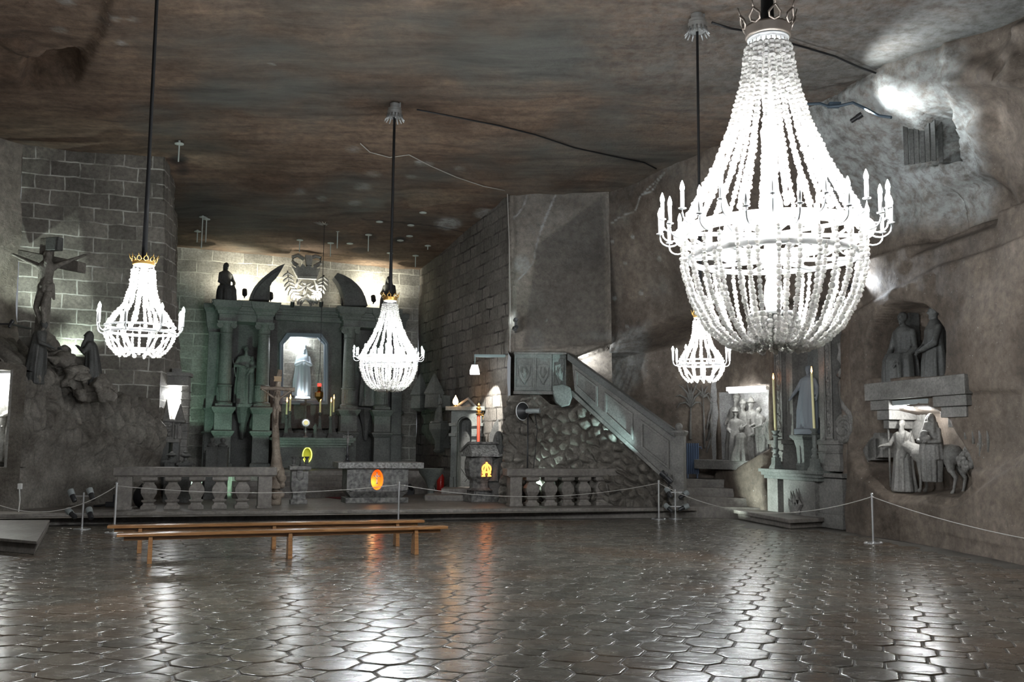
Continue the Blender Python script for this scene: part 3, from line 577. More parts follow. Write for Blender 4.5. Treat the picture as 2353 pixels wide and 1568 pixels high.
    if canopy:
        cn = MB(); zt2 = zt_; x0 = lean; cn.lathe([(.14, 0), (.14, .2), (.1, .22), (.1, .3)], (x0, 0, zt2-.02), 20)
        cn.lathe([(.15, .03), (.155, .14), (.145, .15)], (x0, 0, zt2-.02), 20); cn.build('ceiling_mount', M_galv, root, 40)
        for i in range(14):
            a = i*2*math.pi/14; ca, sa = math.cos(a), math.sin(a); t2 = MB(); t2.tube([(x0+.15*ca, .15*sa, zt2+.04), (x0+.165*ca, .165*sa, zt2-.04), (x0+.21*ca, .21*sa, zt2-.10)], [.018, .018, .014], 5); t2.build('mount_tongue', M_galv, root, True)
        t3 = MB(); t3.box(x0+.1, x0+.13, -.01, .01, zt2+.1, zt2+.5); t3.build('mount_bracket', M_galv, root)
    return root
chandelier(1772, 8.5, 85, 805, 'largest salt-crystal chandelier, hanging nearest, right of centre, over two tiers of candles', 'big', .86, 30, 26, 30, (1760, 0), power=1.0, lean=-.02)
chandelier(894, 19.2, 690, 899, 'lit crystal chandelier with a gold crown hanging in front of the high altar', 'mid', .605, 20, 18, 28, (907, 268), canopy=True, power=1.4)
chandelier(325, 10.8, 607, 823, 'small chandelier of few crystal strands with eight candles, at left before the block wall', 'small', .3851, 8, 14, 13, (358, 0), lean=-.02)
chandelier(1611, 15.0, 728, 881, 'small chandelier partly hidden behind the lowest beads of the largest one', 'small', .362, 8, 14, 13, (1603, 70), canopy=True)
# ================================================================ FIGURES
def hand(m, p, d, s=1., curl=.4):
    p = np.array(p, float); d = np.array(d, float); d /= np.linalg.norm(d); up = np.array([0, 0, 1.]) if abs(d[2]) < .8 else np.array([0, 1., 0]); a = np.cross(d, up); a /= np.linalg.norm(a); b = np.cross(a, d)
    m.cap(p, p+d*.06*s, .030*s, .034*s, 8)
    for i, L in enumerate((.062, .072, .068, .052)):
        o = p+d*.075*s+a*(i-1.5)*.020*s; k1 = o+d*L*.55*s-b*curl*.02*s; m.cap(o, k1, .010*s, .009*s, 6); m.cap(k1, k1+d*L*.45*s-b*curl*.05*s, .009*s, .008*s, 6)
    o = p+d*.02*s-a*.035*s; m.cap(o, o+(d*.6-a*.6)*.05*s, .012*s, .010*s, 6); m.cap(o+(d*.6-a*.6)*.05*s, o+(d*.9-a*.5)*.085*s, .010*s, .008*s, 6)
def head(m, c, s=1., tilt=0., turn=0., beard=0., hood=False, hair='short', hat=None):
    M0 = m.M; Ml = T(c, turn, s, tilt); m.M = Ml if M0 is None else M0 @ Ml
    m.cap((0, .01, -.17), (0, .0, -.05), .055, .05); m.ell((0, 0, .03), (.075, .095, .10), 14, 10); m.ell((0, -.02, -.045), (.055, .065, .065))
    m.cap((0, -.085, .035), (0, -.115, -.005), .012, .018, 6); m.cap((-.04, -.082, .05), (.04, -.082, .05), .016, .016, 6)
    m.cap((-.025, -.088, -.04), (.025, -.088, -.04), .010, .010, 6); m.ell((0, -.075, -.085), .025)
    for x in (-1, 1): m.ell((x*.034, -.082, .03), .013, 6, 5); m.ell((x*.075, .01, .01), (.012, .022, .032), 6, 5)
    if beard: m.ell((0, -.07, -.11-.03*beard), (.05, .045, .07+.04*beard)); m.cap((0, -.075, -.12), (0, -.07, -.16-.08*beard), .035, .015)
    if hood: m.ell((0, .02, .03), (.105, .115, .135), 14, 10); m.cap((0, .05, .02), (0, .09, -.28), .11, .15); [m.cap((x*.085, -.02, .03), (x*.12, -.03, -.3), .035, .06) for x in (-1, 1)]
    elif hair == 'long': m.ell((0, .02, .06), (.088, .10, .10)); m.cap((0, .06, .04), (0, .08, -.2), .085, .07)
    else: m.ell((0, .015, .055), (.083, .097, .09))
    if hat == 'turban': m.ell((0, 0, .13), (.12, .12, .07)); m.ell((0, 0, .19), (.08, .08, .07))
    if hat == 'brim': m.lathe([(.15, .09), (.155, .11), (.09, .13), (.085, .2), (.04, .25), (.01, .27)], n=14)
    if hat == 'crown': m.lathe([(.085, .08), (.10, .2), (.05, .18)], n=12)
    m.M = M0
def robe(m, prof, seed=0, nf=9, amp=.1, lean=(0, 0), n=44):       # prof: (rx, ry, z, fold amount)
    rng = random.Random(seed); ph = [rng.random()*6.28 for _ in range(3)]; a = np.arange(n)/n*2*math.pi; V = []; z1 = prof[-1][2]
    for rx, ry, z, fa in prof:
        w = 1+amp*fa*(np.cos(nf*a+ph[0]+.5*math.sin(z*3))+.6*np.cos((nf*2-3)*a+ph[1])+.5*np.cos(3*a+ph[2]))
        f = z/z1; V += list(zip(rx*w*np.cos(a)+lean[0]*f*f, ry*w*np.sin(a)+lean[1]*f*f, np.full(n, z)))
    k = len(prof); F = [(i*n+j, i*n+(j+1) % n, (i+1)*n+(j+1) % n, (i+1)*n+j) for i in range(k-1) for j in range(n)]; F += [tuple(range(n-1, -1, -1)), tuple((k-1)*n+j for j in range(n))]; m.add(V, F)
def arm(m, sh, el, ha, s=1., sleeve=.06, hd=True):
    m.cap(sh, el, .065*s, sleeve*.85*s); m.cap(el, ha, sleeve*s, .042*s)
    if hd: hand(m, ha, np.array(ha)-np.array(el), s*1.05)
STD = [(.27, .22, 0, .6), (.28, .23, .05, 1), (.25, .2, .3, 1), (.225, .18, .6, .8), (.205, .165, .9, .5), (.17, .14, 1.05, .25), (.185, .145, 1.2, .2), (.205, .14, 1.36, .1), (.18, .12, 1.44, 0), (.07, .07, 1.5, 0)]
def stand(m, h, arms=None, lean=(0, 0), seed=0, hood=False, beard=0, hair='short', tilt=0., turn=0., hat=None, wide=1., cloak=False):
    k = h/1.75; M0 = m.M; m.M = (np.eye(4) if M0 is None else M0) @ T((0, 0, 0), 0, k)
    robe(m, [(a*wide, b*wide, z, f) for a, b, z, f in STD], seed, lean=lean); L = lean
    if cloak: robe(m, [(.30*wide, .24, .02, 1), (.29*wide, .24, .5, 1), (.25*wide, .2, 1.0, .6), (.235*wide, .17, 1.35, .2), (.15, .12, 1.46, 0)], seed+5, nf=7, lean=(lean[0]*1., lean[1]+.04))
    for sx, ar in zip((-1, 1), arms or [((-.27, -.05, 1.12), (-.20, -.22, 1.05)), ((.27, -.05, 1.12), (.20, -.22, 1.05))]):
        if ar is None: continue
        el, ha = (np.array(q)+np.array([L[0]*.7, L[1]*.7, 0]) for q in ar); arm(m, np.array((sx*.185, 0, 1.38))+np.array([L[0]*.85, L[1]*.85, 0]), el, ha)
    head(m, (L[0]*1.1, -.02+L[1]*1.12, 1.63), 1., tilt, turn, beard, hood, hair, hat); m.M = M0
def put(o, loc, rz=0.): o.location = loc; o.rotation_euler = (0, 0, rz); return o
def corpus(m, h=1.7, raise_=.25, knee=.12):
    k = h/1.75; M0 = m.M; m.M = (np.eye(4) if M0 is None else M0) @ T((0, 0, 0), 0, k)
    for a, b, ra, rb in (((0, 0, .95), (0, 0, 1.12), .145, .12), ((0, 0, 1.12), (0, -.02, 1.36), .12, .155), ((-.12, 0, 1.36), (.12, 0, 1.36), .085, .085), ((-.08, 0, .92), (-.09, -knee, .50), .09, .06), ((.08, 0, .92), (.07, -knee-.04, .50), .09, .06), ((-.09, -knee, .50), (-.03, .03, .10), .06, .038), ((.07, -knee-.04, .50), (.03, -.01, .12), .06, .038), ((-.03, .03, .1), (-.02, -.09, .02), .04, .028), ((.03, -.01, .12), (.03, -.12, .03), .04, .028)): m.cap(a, b, ra, rb)
    for x in (-1, 1): m.cap((x*.17, 0, 1.38), (x*.42, .02, 1.42+raise_*.5), .06, .045); m.cap((x*.42, .02, 1.42+raise_*.5), (x*.68, .04, 1.46+raise_), .045, .03); hand(m, (x*.68, .03, 1.46+raise_), (x, -.1, .35), .9)
    robe(m, [(.17, .13, .82, 1), (.175, .14, .92, 1), (.155, .13, 1.0, .5)], 3, amp=.07); m.cap((.15, -.05, .98), (.2, -.05, .7), .05, .03)
    head(m, (.03, -.08, 1.56), 1., R(-28), R(20), .6, False, 'long'); m.M = M0
ORD = ['first', 'second', 'third', 'fourth', 'fifth', 'sixth', 'seventh', 'eighth', 'ninth', 'tenth', 'eleventh', 'twelfth', 'thirteenth', 'fourteenth', 'fifteenth', 'sixteenth', 'seventeenth']
# ================================================================ HIGH ALTAR
def ax(px, y=0., py=850): return A.at(px, py, y)[0]
def az(py, px=517, y=0.): return A.at(px, py, y)[1]
ha = thing('high_altar', 'tall carved stone high altar with fluted columns and broken pediment behind the table', 'altar', (A.o[0], A.o[1], 0), A.a)
ZB = .96
z_lp, z_up0, z_up1, z_b0, z_b1, z_dr, z_sh, z_cap, z_en, z_co = az(997), az(990), az(947), az(938), az(930), az(885), az(768), az(742), az(722), az(692)
def column(px, y=0., pil=False):
    x = ax(px, y); r = .21
    m = MB(); m.sqlathe([(.33, ZB), (.33, ZB+.12), (.27, ZB+.16), (.27, z_lp-.08), (.30, z_lp-.05), (.36, z_lp+.05), (.36, z_lp+.09), (.28, z_lp+.12), (.28, z_up1-.06), (.31, z_up1-.02), (.38, z_b0-.02), (.38, z_b0+.03), (.30, z_b0+.05)], (x, y, 0)); m.build('plinth', M_green, ha, bevel=.008)
    m = MB(); m.sqlathe([(.27, z_b0+.04), (.27, z_b1+.02)], (x, y, 0)); m.lathe([(.27, z_b1+.02), (.28, z_b1+.06), (.24, z_b1+.10)], (x, y, 0), 24); m.lathe([(.22, z_b1+.10), (.22, z_dr-.06), (.25, z_dr-.04), (.25, z_dr), (.215, z_dr+.03), (.21, (z_dr+z_sh)/2), (.19, z_sh), (.215, z_sh+.02), (.20, z_sh+.05)], (x, y, 0), 36)
    for i in range(18): a = i*math.pi/9; m.box(x+.218*math.cos(a)-.012, x+.218*math.cos(a)+.012, y+.218*math.sin(a)-.012, y+.218*math.sin(a)+.012, z_b1+.13, z_dr-.09)
    m.build('column', M_green, ha, 35)
    m = MB(); m.lathe([(.20, z_sh+.04), (.22, z_cap-.12), (.27, z_cap-.02)], (x, y, 0), 20); m.sqlathe([(.29, z_cap-.03), (.31, z_cap+.03)], (x, y, 0))
    for sx in (-1, 1): m.M = T((x+sx*.22, y-.2, z_cap-.10), 0, 1, R(90)); m.lathe([(.10, -.06), (.10, .06)], n=12); m.M = None
    m.build('capital', M_green, ha, 35)
    m = MB(); m.sqlathe([(.26, z_cap+.03), (.26, z_en-.02), (.30, z_en), (.33, z_en+.1), (.42, z_en+.2), (.46, z_co-.10), (.48, z_co-.02)], (x, y+.05, 0), ); m.build('entablature_block', M_green, ha, bevel=.01)
for px in (517, 604, 802, 878): column(px)
for px in (489, 912):
    x = ax(px, .45); m = MB(); m.box(x-.18, x+.18, .35, 1.1, ZB, z_sh+.1); m.sqlathe([(.19, z_sh+.1), (.26, z_cap), (.30, z_en+.1), (.38, z_co-.2), (.38, z_co-.05)], (x, .7, 0)); m.sqlathe([(.22, ZB), (.22, z_lp-.05), (.30, z_lp+.04), (.2, z_lp+.1), (.2, z_b0-.1), (.28, z_b0), (.2, z_b0+.05)], (x, .62, 0)); m.build('pilaster', M_green, ha, bevel=.008)
def corn(name, x0, x1, yf, zb, zt_, k=1.):
    m = MB(); h = zt_-zb; prof = [(0, 0), (0, .35), (-.05, .38), (-.05, .5), (-.12, .62), (-.12, .72), (-.22, .82), (-.24, 1.0)]
    for i in range(len(prof)-1):
        a, b = prof[i], prof[i+1]; o = min(a[0], b[0])*k
        m.box(x0+o, x1-o, yf+o, 1.1, zb+h*a[1], zb+h*b[1]) if b[1] > a[1] else None
    return m.build(name, M_green, ha, bevel=.008)
corn('entablature', ax(498), ax(622), -.12, z_cap+.05, z_co); corn('entablature', ax(628, .3), ax(786, .3), .28, z_cap+.22, az(706, 700, .3)); corn('entablature', ax(784), ax(902), -.12, z_cap+.05, z_co)
# wall fields behind the columns, statue niches and consoles
for a, b in ((500, 622), (786, 900)):
    m = MB(); m.box(ax(a, .75), ax(b, .75), .72, 1.1, ZB, z_cap+.1); c = .5*(ax(a, .5)+ax(b, .5)) + (.02 if a == 500 else .0)
    m.lathe([(.06, z_b0-1.0), (.1, z_b0-.8), (.14, z_b0-.5), (.27, z_b0-.1), (.32, z_b0), (.32, z_b0+.08)], (c, .45, 0), 8, ph=R(22.5)); m.build('niche_back', M_carved, ha, 30)
OCT = [(666, 774), (731, 776), (745, 790), (745, 921), (651, 921), (651, 790)]; OCT = [(668, 774), (730, 776), (745, 792), (745, 920), (745, 921), (651, 921), (651, 920), (651, 792)]
def octp(g, y): return [A.at(698+(px-698)*1+g*(1 if px > 698 else -1)*(1 if True else 0), py+g*(-1 if py < 800 and px not in (745, 651) else (1 if py > 900 else -.4)), y) for px, py in OCT]
RECT = [A.at(px, py, .45) for px, py in ((620, 716), (784, 718), (785, 760), (785, 960), (785, 985), (620, 985), (620, 960), (620, 760))]
inn = octp(0, .45)
m = MB(); m.strip(inn, RECT, .45, .75); m.build('niche_wall', M_carved, ha)
m = MB(); m.strip(octp(0, .40), octp(4, .40), .38, .5); m.strip(octp(4, .34), octp(9, .34), .30, .5); m.build('niche_frame', simple('blue grey painted frame', (.13, .16, .20), .5), ha, bevel=.01)
m = MB(); xl, zt2 = inn[-1][0]-.06, inn[0][1]+.05; xr, zb2 = inn[4][0]+.06, inn[4][1]-.04; yb = 1.45
V3 = np.array([[(x, yb+.10*float(fbm(np.array([x*5, 0, z*5]), 3, 2)), z) for z in np.linspace(zb2, zt2, 46)] for x in np.linspace(xl, xr, 34)]); f1, f2, cv = worley(np.stack([V3[..., 0]*5, V3[..., 2]*6], -1), 8); V3[..., 1] -= .10*np.sqrt(np.clip(f2-f1, 0, .6))
m.grid(V3)
for x in (xl, xr): m.box(x-.04, x+.04, .5, 1.55, zb2, zt2)
m.box(xl, xr, .5, 1.55, zt2, zt2+.06); m.box(xl, xr, .5, 1.55, zb2-.06, zb2+.02); m.build('niche_interior', rock('pale salt crystals', (.5, .5, .5), (.75, .75, .75), 2, .6, 14), ha, True)
point(ha, ((xl+xr)/2-.2, .72, zt2-.18), 8, (.93, .98, 1), .08); point(ha, ((xl+xr)/2, .62, zb2+.15), 3, (.93, .98, 1), .05)
# broken pediment and the crest between its halves
PL = [(573, 688), (576, 676), (583, 662), (594, 648), (607, 636), (622, 624), (640, 612), (655, 606), (648, 618), (640, 630), (628, 642), (621, 655), (620, 690)]
PR = [(791, 703), (789, 680), (783, 662), (776, 648), (768, 637), (776, 627), (790, 632), (808, 642), (822, 654), (833, 668), (840, 684), (845, 703)]
for pl in (PL, PR):
    m = MB(); q_ = [A.at(a, b, -.1) for a, b in pl]; m.prism(q_, -.1, .5); cx = sum(p[0] for p in q_)/len(q_); cz_ = min(p[1] for p in q_)
    m.prism([(cx+(x-cx)*.8, cz_+(z-cz_)*.82+.02) for x, z in q_], -.17, -.09); m.build('pediment_half', M_carved, ha, bevel=.01)
def c2(px, py, y=.25): return A.at(px, py, y)
def leafy(mb, path, n, s, y): 
    for i in range(n):
        t_ = (i+.5)/n*(len(path)-1); k = int(t_); f = t_-k; p0, p1 = path[k], path[min(k+1, len(path)-1)]; x = p0[0]*(1-f)+p1[0]*f; z = p0[1]*(1-f)+p1[1]*f; x, z = c2(x, z, y); an = math.atan2(p1[0]-p0[0], -(p1[1]-p0[1]))
        for sd in (-1, 1): q = an+sd*.9; mb.ell((x+math.sin(q)*s*.9, y, z+math.cos(q)*s*.9), (s*.35, .04, s), 6, 5, Matrix.Rotation(q, 3, 'Y'))
for name, path in (('laurel_branch', [(661, 622), (663, 645), (668, 665), (680, 682), (694, 692)]), ('laurel_branch', [(744, 632), (743, 652), (736, 670), (726, 682), (712, 692)])):
    m = MB(); leafy(m, path, 9, .13, .2); m.tube([(*c2(a, b, .2)[:1], .22, c2(a, b, .2)[1]) for a, b in path], .03, 6); m.build(name, M_carvelit, ha, True)
m = MB(); m.prism([c2(*p) for p in ((680, 635), (729, 637), (735, 617), (728, 620), (722, 612), (716, 618), (708, 608), (702, 617), (694, 608), (688, 617), (682, 610), (679, 618), (669, 613))], .05, .3)
for pts in ([(683, 612), (671, 603), (672, 592), (684, 588), (698, 597)], [(722, 614), (736, 606), (736, 594), (724, 590), (710, 597)]): m.tube([(c2(a, b)[0], .15, c2(a, b)[1]) for a, b in pts], .07, 8)
m.prism([c2(*p) for p in ((700, 589), (716, 590), (715, 612), (703, 612))], .0, .3); m.prism([c2(*p) for p in ((681, 636), (728, 638), (726, 644), (683, 642))], .0, .34); m.build('crest_crown', M_carvelit, ha, 40)
m = MB()
for pts in ([(702, 655), (692, 648), (687, 655), (695, 661), (703, 658), (714, 650), (719, 657), (712, 662), (703, 658)], [(702, 659), (690, 666), (682, 668)], [(704, 659), (716, 667), (726, 674)], [(703, 660), (699, 675), (686, 690), (700, 684), (706, 676), (716, 690), (730, 698)], [(686, 640), (679, 662)], [(722, 640), (730, 668)], [(690, 700), (702, 686), (716, 700)]):
    m.tube([(c2(a, b)[0], .2, c2(a, b)[1]) for a, b in pts], [.05]*len(pts), 6)
m.build('ribbon', M_carvelit, ha, True)
# the sloping altar block with its oval window
m = MB(); y0 = -1.45; za = az(1006, 700, y0); xa, xb = ax(626, y0, 1010), ax(818, y0, 1010)
for o, z0, z1 in ((0, za-.09, za), (.06, za-.16, za-.09), (.14, za-.24, za-.16)): m.box(xa+o, xb-o, y0+o, .4, z0, z1)
m.build('altar_slab', M_green, ha, bevel=.008)
ov = A.at(706, 1046, y0+.22); ring = [(ov[0]+.155*math.cos(t_), ov[1]+.25*math.sin(t_)) for t_ in np.arange(32)/32*2*math.pi]; sq = []
x0, x1, z0, z1 = xa+.2, xb-.2, ZB, za-.24
for t_ in np.arange(32)/32*2*math.pi: c_, s_ = math.cos(t_), math.sin(t_); k_ = min(((x1 if c_ > 0 else x0)-ov[0])/c_ if abs(c_) > 1e-6 else 99, ((z1 if s_ > 0 else z0)-ov[1])/s_ if abs(s_) > 1e-6 else 99); sq.append((ov[0]+k_*c_, ov[1]+k_*s_))
m = MB(); m.strip(ring, sq, y0+.22, y0+.4); m.box(x0, x0+.1, y0+.3, .3, z0, z1); m.box(x1-.1, x1, y0+.3, .3, z0, z1); m.strip([(x0+.12, z0+.1), (x1-.12, z0+.1), (x1-.12, z1-.08), (x0+.12, z1-.08)], [(x0+.02, z0+.02), (x1-.02, z0+.02), (x1-.02, z1-.01), (x0+.02, z1-.01)], y0+.18, y0+.24)
m.build('altar_body', M_green, ha, bevel=.006)
m = MB(); m.strip([(ov[0]+(x-ov[0])*.86, ov[1]+(z-ov[1])*.88) for x, z in ring], ring, y0+.2, y0+.3); m.build('oval_light_ring', simple('lit yellow tube', (1, 1, .3), .5, emit=(.75, .85, .12), es=.35), ha, True)
m = MB(); m.prism(ring, y0+.5, y0+.55); m.strip(ring, [(x*1.0, z) for x, z in ring], y0+.3, y0+.5); m.build('oval_recess', simple('yellow lit recess', (.45, .42, .08), .6), ha); point(ha, (ov[0], y0+.38, ov[1]-.12), .03, (1, .95, .4), .03)
m = MB(); zg = az(996, 700, -.5); m.box(ax(634, -.8), ax(792, -.8), -.85, .45, za, zg); m.build('altar_shelf', M_carved, ha, bevel=.008)
# lamps on the cornice that light the wall behind
for i, (px, py, e, tx) in enumerate(((562, 676, 150, 545), (622, 684, 120, 650), (788, 697, 120, 765), (858, 690, 170, 862))):
    x, z = A.at(px, py, .25); m = MB(); m.M = T((x, .25, z+.05), 0, 1, R(-38)); m.lathe([(.06, -.14), (.085, -.1), (.085, .12), (.07, .12)], n=12); m.M = None; m.box(x-.02, x+.02, .23, .27, z-.14, z)
    o = m.build('cornice_lamp', M_blk, ha, 40); spot(ha, (x, .42, z+.16), (A.at(tx, 655, 1.1)[0], 1.1, z+.75), e*.30, (1, .96, .78), 150, 1, .05)
for px in (672, 738):
    x, z = A.at(px, 704, -.05); m = MB(); m.M = T((x, -.02, z+.07), 0, 1, R(25)); m.lathe([(.05, -.1), (.07, -.06), (.07, .1), (.06, .1)], n=12); m.M = None; o = m.build('cornice_lamp', M_blk, ha, 40); spot(ha, (x, .0, z+.22), (A.at(704, 640, .2)[0], .3, z+1.1), 14, (1, .97, .85), 120, 1, .05)
# ---- statues on and around the high altar
def statue_at(name, px, py, yl, h, mat, label, fr=A, rz=0., vox=.016, z=None, **k):
    m = MB(); extra = k.pop('extra', None); stand(m, h, **k)
    if extra: extra(m)
    o = m.remesh(name, mat, None, vox); x, zz = fr.at(px, py, yl); o.location = fr.w(x, yl, zz if z is None else z); o.rotation_euler = (0, 0, fr.a+rz); return tag(o, label, 'statue')
def ex_joseph(m): m.cap((-.32, -.16, .9), (-.42, -.05, 1.5), .02, .02); head(m, (.2, -.16, 1.52), .62, 0, 0); m.cap((.2, -.14, 1.38), (.18, -.15, 1.1), .09, .11); m.cap((.14, -.2, 1.1), (.05, -.24, .95), .05, .04); m.sqlathe([(.28, -.12), (.28, 0)])
statue_at('saint_statue', 561, 932, .4, 1.95, M_green, 'bearded stone saint holding a child between the two left columns', arms=[((-.3, -.08, 1.15), (-.1, -.24, 1.12)), ((.3, -.1, 1.15), (.12, -.26, 1.08))], beard=.6, seed=4, cloak=True, extra=ex_joseph, z=z_b0+.16)
statue_at('saint_statue', 845, 932, .4, 1.9, M_green, 'stone saint half hidden behind the chandelier before the right columns', arms=[((-.3, -.08, 1.15), (-.1, -.25, 1.2)), ((.28, -.1, 1.1), (.1, -.26, 1.0))], hood=True, seed=9, cloak=True, z=z_b0+.16)
def ex_k(m): m.sqlathe([(.28, -.08), (.26, 0)]); m.lathe([(.09, 1.72), (.10, 1.80), (.06, 1.78)], n=12)
xk, zk = A.at(695, 915, .8); m = MB(); stand(m, 1.72, arms=[((-.26, -.06, 1.12), (-.06, -.22, 1.22)), ((.26, -.06, 1.12), (.07, -.22, 1.2))], hood=True, seed=14, cloak=True); ex_k(m)
o = m.remesh('crystal_statue', simple('translucent salt', (.42, .47, .52), .3), None, .016); put(o, A.w(xk, .95, zk+.06), A.a); tag(o, 'pale crystal statue of a veiled woman inside the lit octagonal niche', 'statue')
def seatfig(m, h, hood=False, seed=0, arms=None, **k):
    s = h/1.35; M0 = m.M; m.M = (np.eye(4) if M0 is None else M0) @ T((0, 0, 0), 0, s)
    robe(m, [(.32, .34, 0, .8), (.31, .34, .2, .9), (.30, .33, .42, .6), (.27, .26, .55, .4)], seed); m.M = m.M @ T((0, .1, -.42))
    robe(m, [(.24, .2, .9, .4), (.18, .15, 1.05, .3), (.2, .15, 1.25, .2), (.21, .14, 1.38, .1), (.16, .12, 1.46, 0), (.07, .07, 1.52, 0)], seed+1)
    for sx, ar in zip((-1, 1), arms or [((-.28, -.1, 1.1), (-.12, -.32, 1.0)), ((.28, -.1, 1.1), (.12, -.32, 1.0))]): arm(m, (sx*.19, 0, 1.38), *ar)
    head(m, (0, -.03, 1.63), 1., hood=hood, **k); m.M = M0
m = MB(); seatfig(m, 1.35, seed=3, hair='long'); o = m.remesh('seated_statue', M_statue, None, .018); x, z = A.at(520, 690, .15); put(o, A.w(x, .3, z_co), A.a+R(30)); tag(o, 'dark seated figure on the left end of the high altar cornice', 'statue')
m = MB(); seatfig(m, 1.25, seed=5, hood=True); o = m.remesh('seated_statue', M_statue, None, .018); x, z = A.at(893, 700, .15); put(o, A.w(x, .3, z_co), A.a-R(30)); tag(o, 'dark seated figure on the right cornice end, mostly behind the hanging cord', 'statue')
# ---- candlesticks, candles and altar pieces
def candle_thing(x, y, z, h, r, label, fr=None, lean=0., mat=None, group='lit candles'):
    w = fr.w(x, y, z) if fr else (x, y, z); t = thing('candle', label, 'candle', w, 0, group)
    m = MB(); m.tube([(0, 0, 0), (lean, 0, h)], [r, r*.9], 12); m.build('wax', mat or M_wax, t, 40)
    m = MB(); m.lathe([(.15*r, 0), (r*.75, r*1.4), (r*.6, r*2.6), (r*.1, r*5)], (lean, 0, h), 10); m.build('flame', M_flame, t, True); return t
def candlestick(x, y, z, h, label, fr, mat, w=.11, group='stone candlesticks'):
    o = MB(); o.sqlathe([(w, 0), (w, .04), (w*.7, .08), (w*.62, .15), (w*.5, .2), (w*.33, h*.5), (w*.4, h*.8), (w*.3, h*.84)]); o.lathe([(w*.3, h*.84), (w*.6, h*.92), (w*.62, h*.97), (w*.5, h)], n=14)
    b = o.build('candlestick', mat, None, 35, .004); put(b, fr.w(x, y, z), fr.a); return tag(b, label, 'candlestick', group)
CS = [(634, 915, 945, -.45, 'outermost at left on the altar shelf'), (658.5, 925, 953, -1.0, 'second from the left, standing low at the altar front'), (666.5, 918, 945, -.45, 'third from the left, tall beside the niche corner'), (735.6, 922, 948, -.6, 'below the hanging red lamp'), (760, 925, 957, -1.0, 'second from the right, lower one of the right pair'), (766.5, 918, 948, -.45, 'outermost at right, taller one of the right pair')]
for px, yt, yb, yl, where in CS:
    zb_ = za if yl < -.9 else zg; x, z1 = A.at(px, yb, yl); zt3 = A.at(px, yt, yl)[1]
    candlestick(x, yl, zb_, z1-zb_, 'dark stone candlestick '+where, A, M_carved); candle_thing(x, yl, z1, zt3-z1, .032, 'yellow candle with orange flame, '+where, A)
m = MB(); x, z = A.at(702, 930, -.3); m.box(x-.035, x+.035, -.32, -.27, zg, az(918, 702, -.3)); m.box(x-.17, x+.17, -.32, -.27, z-.03, z+.04); m.sqlathe([(.13, 0), (.1, .06)], (x, -.3, zg)); o = m.build('altar_cross', M_carved, None, bevel=.005); put(o, (A.o[0], A.o[1], 0), A.a); tag(o, 'dark plain cross standing in the middle of the high altar shelf', 'cross')
x, z = A.at(703, 972, -1.05); t = thing('monstrance', 'round silver monstrance with rays and a gold centre on the high altar', 'monstrance', A.w(x, -1.05, za), A.a)
h = z-za; m = MB(); m.lathe([(.10, 0), (.09, .03), (.02, .06), (.03, h*.4), (.015, h*.5), (.015, h-.12)], n=14); m.build('stem', M_chrome, t, True)
m = MB(); m.M = T((0, 0, h), 0, 1, R(90)); m.lathe([(.075, -.015), (.12, -.01), (.12, .01), (.075, .015)], n=24); m.M = None
for i in range(20): a = i*math.pi/10; m.tube([(.11*math.cos(a), 0, h+.11*math.sin(a)), (.165*math.cos(a), 0, h+.165*math.sin(a))], [.012, .004], 4)
m.build('rays', M_chrome, t, 40); m = MB(); m.M = T((0, -.01, h), 0, 1, R(90)); m.lathe([(.07, -.02), (.075, .0), (.07, .02)], n=20); m.build('gold_centre', simple('pale gold', (.9, .75, .35), .4, .4), t, 40)
m = MB(); stand(m, .46, hood=True, seed=2); x, z = A.at(724, 1000, -1.05); o = m.remesh('small_statue', M_green, None, .008); put(o, A.w(x, -1.05, za), A.a); tag(o, 'small standing veiled figurine beside the monstrance', 'statue')
# ---- sanctuary lamp on a long cord from a star-shaped plate
ps = ray(748, 503); t_ = 28.6; Pp = P(748, 503, 28.5); ly = 28.5; lz0, lz1 = P(737, 925, ly)[2], P(737, 883, ly)[2]; lx = P(744, 700, ly)[0]-.06
t = thing('sanctuary_lamp', 'hanging brass lamp with a red glass on top, before the lit niche', 'lamp', (lx, ly, lz0), 0)
H = lz1-lz0; m = MB(); m.lathe([(.01, 0), (.04, .06), (.09, .12), (.13, .17), (.13, .30), (.08, .33), (.05, .38), (.07, .42), (.05, .45), (.06, .48)], n=6); m.build('brass_body', M_gold, t, 30)
m = MB(); m.lathe([(.04, .47), (.06, .50), (.06, H), (.05, H+.02)], n=16); m.build('red_glass', M_red, t, True)
m = MB(); zt4 = float(zc(ly))-lz0
for a in (0, 2.1, 4.2): m.tube([(.12*math.cos(a), .12*math.sin(a), .3), (0, 0, 1.2)], .006, 4)
m.tube([(0, 0, 1.2), (0, 0, zt4)], .010, 5); m.build('chain', M_blk, t); m = MB()
for i in range(20): a = i*math.pi/10; m.box(-.02, .02, .06, .36, zt4-.03, zt4-.01) if False else m.tube([(.06*math.cos(a), .06*math.sin(a), zt4-.02), (.36*math.cos(a), .36*math.sin(a), zt4-.01)], [.03, .008], 4)
m.build('star_plate', M_galv, t)
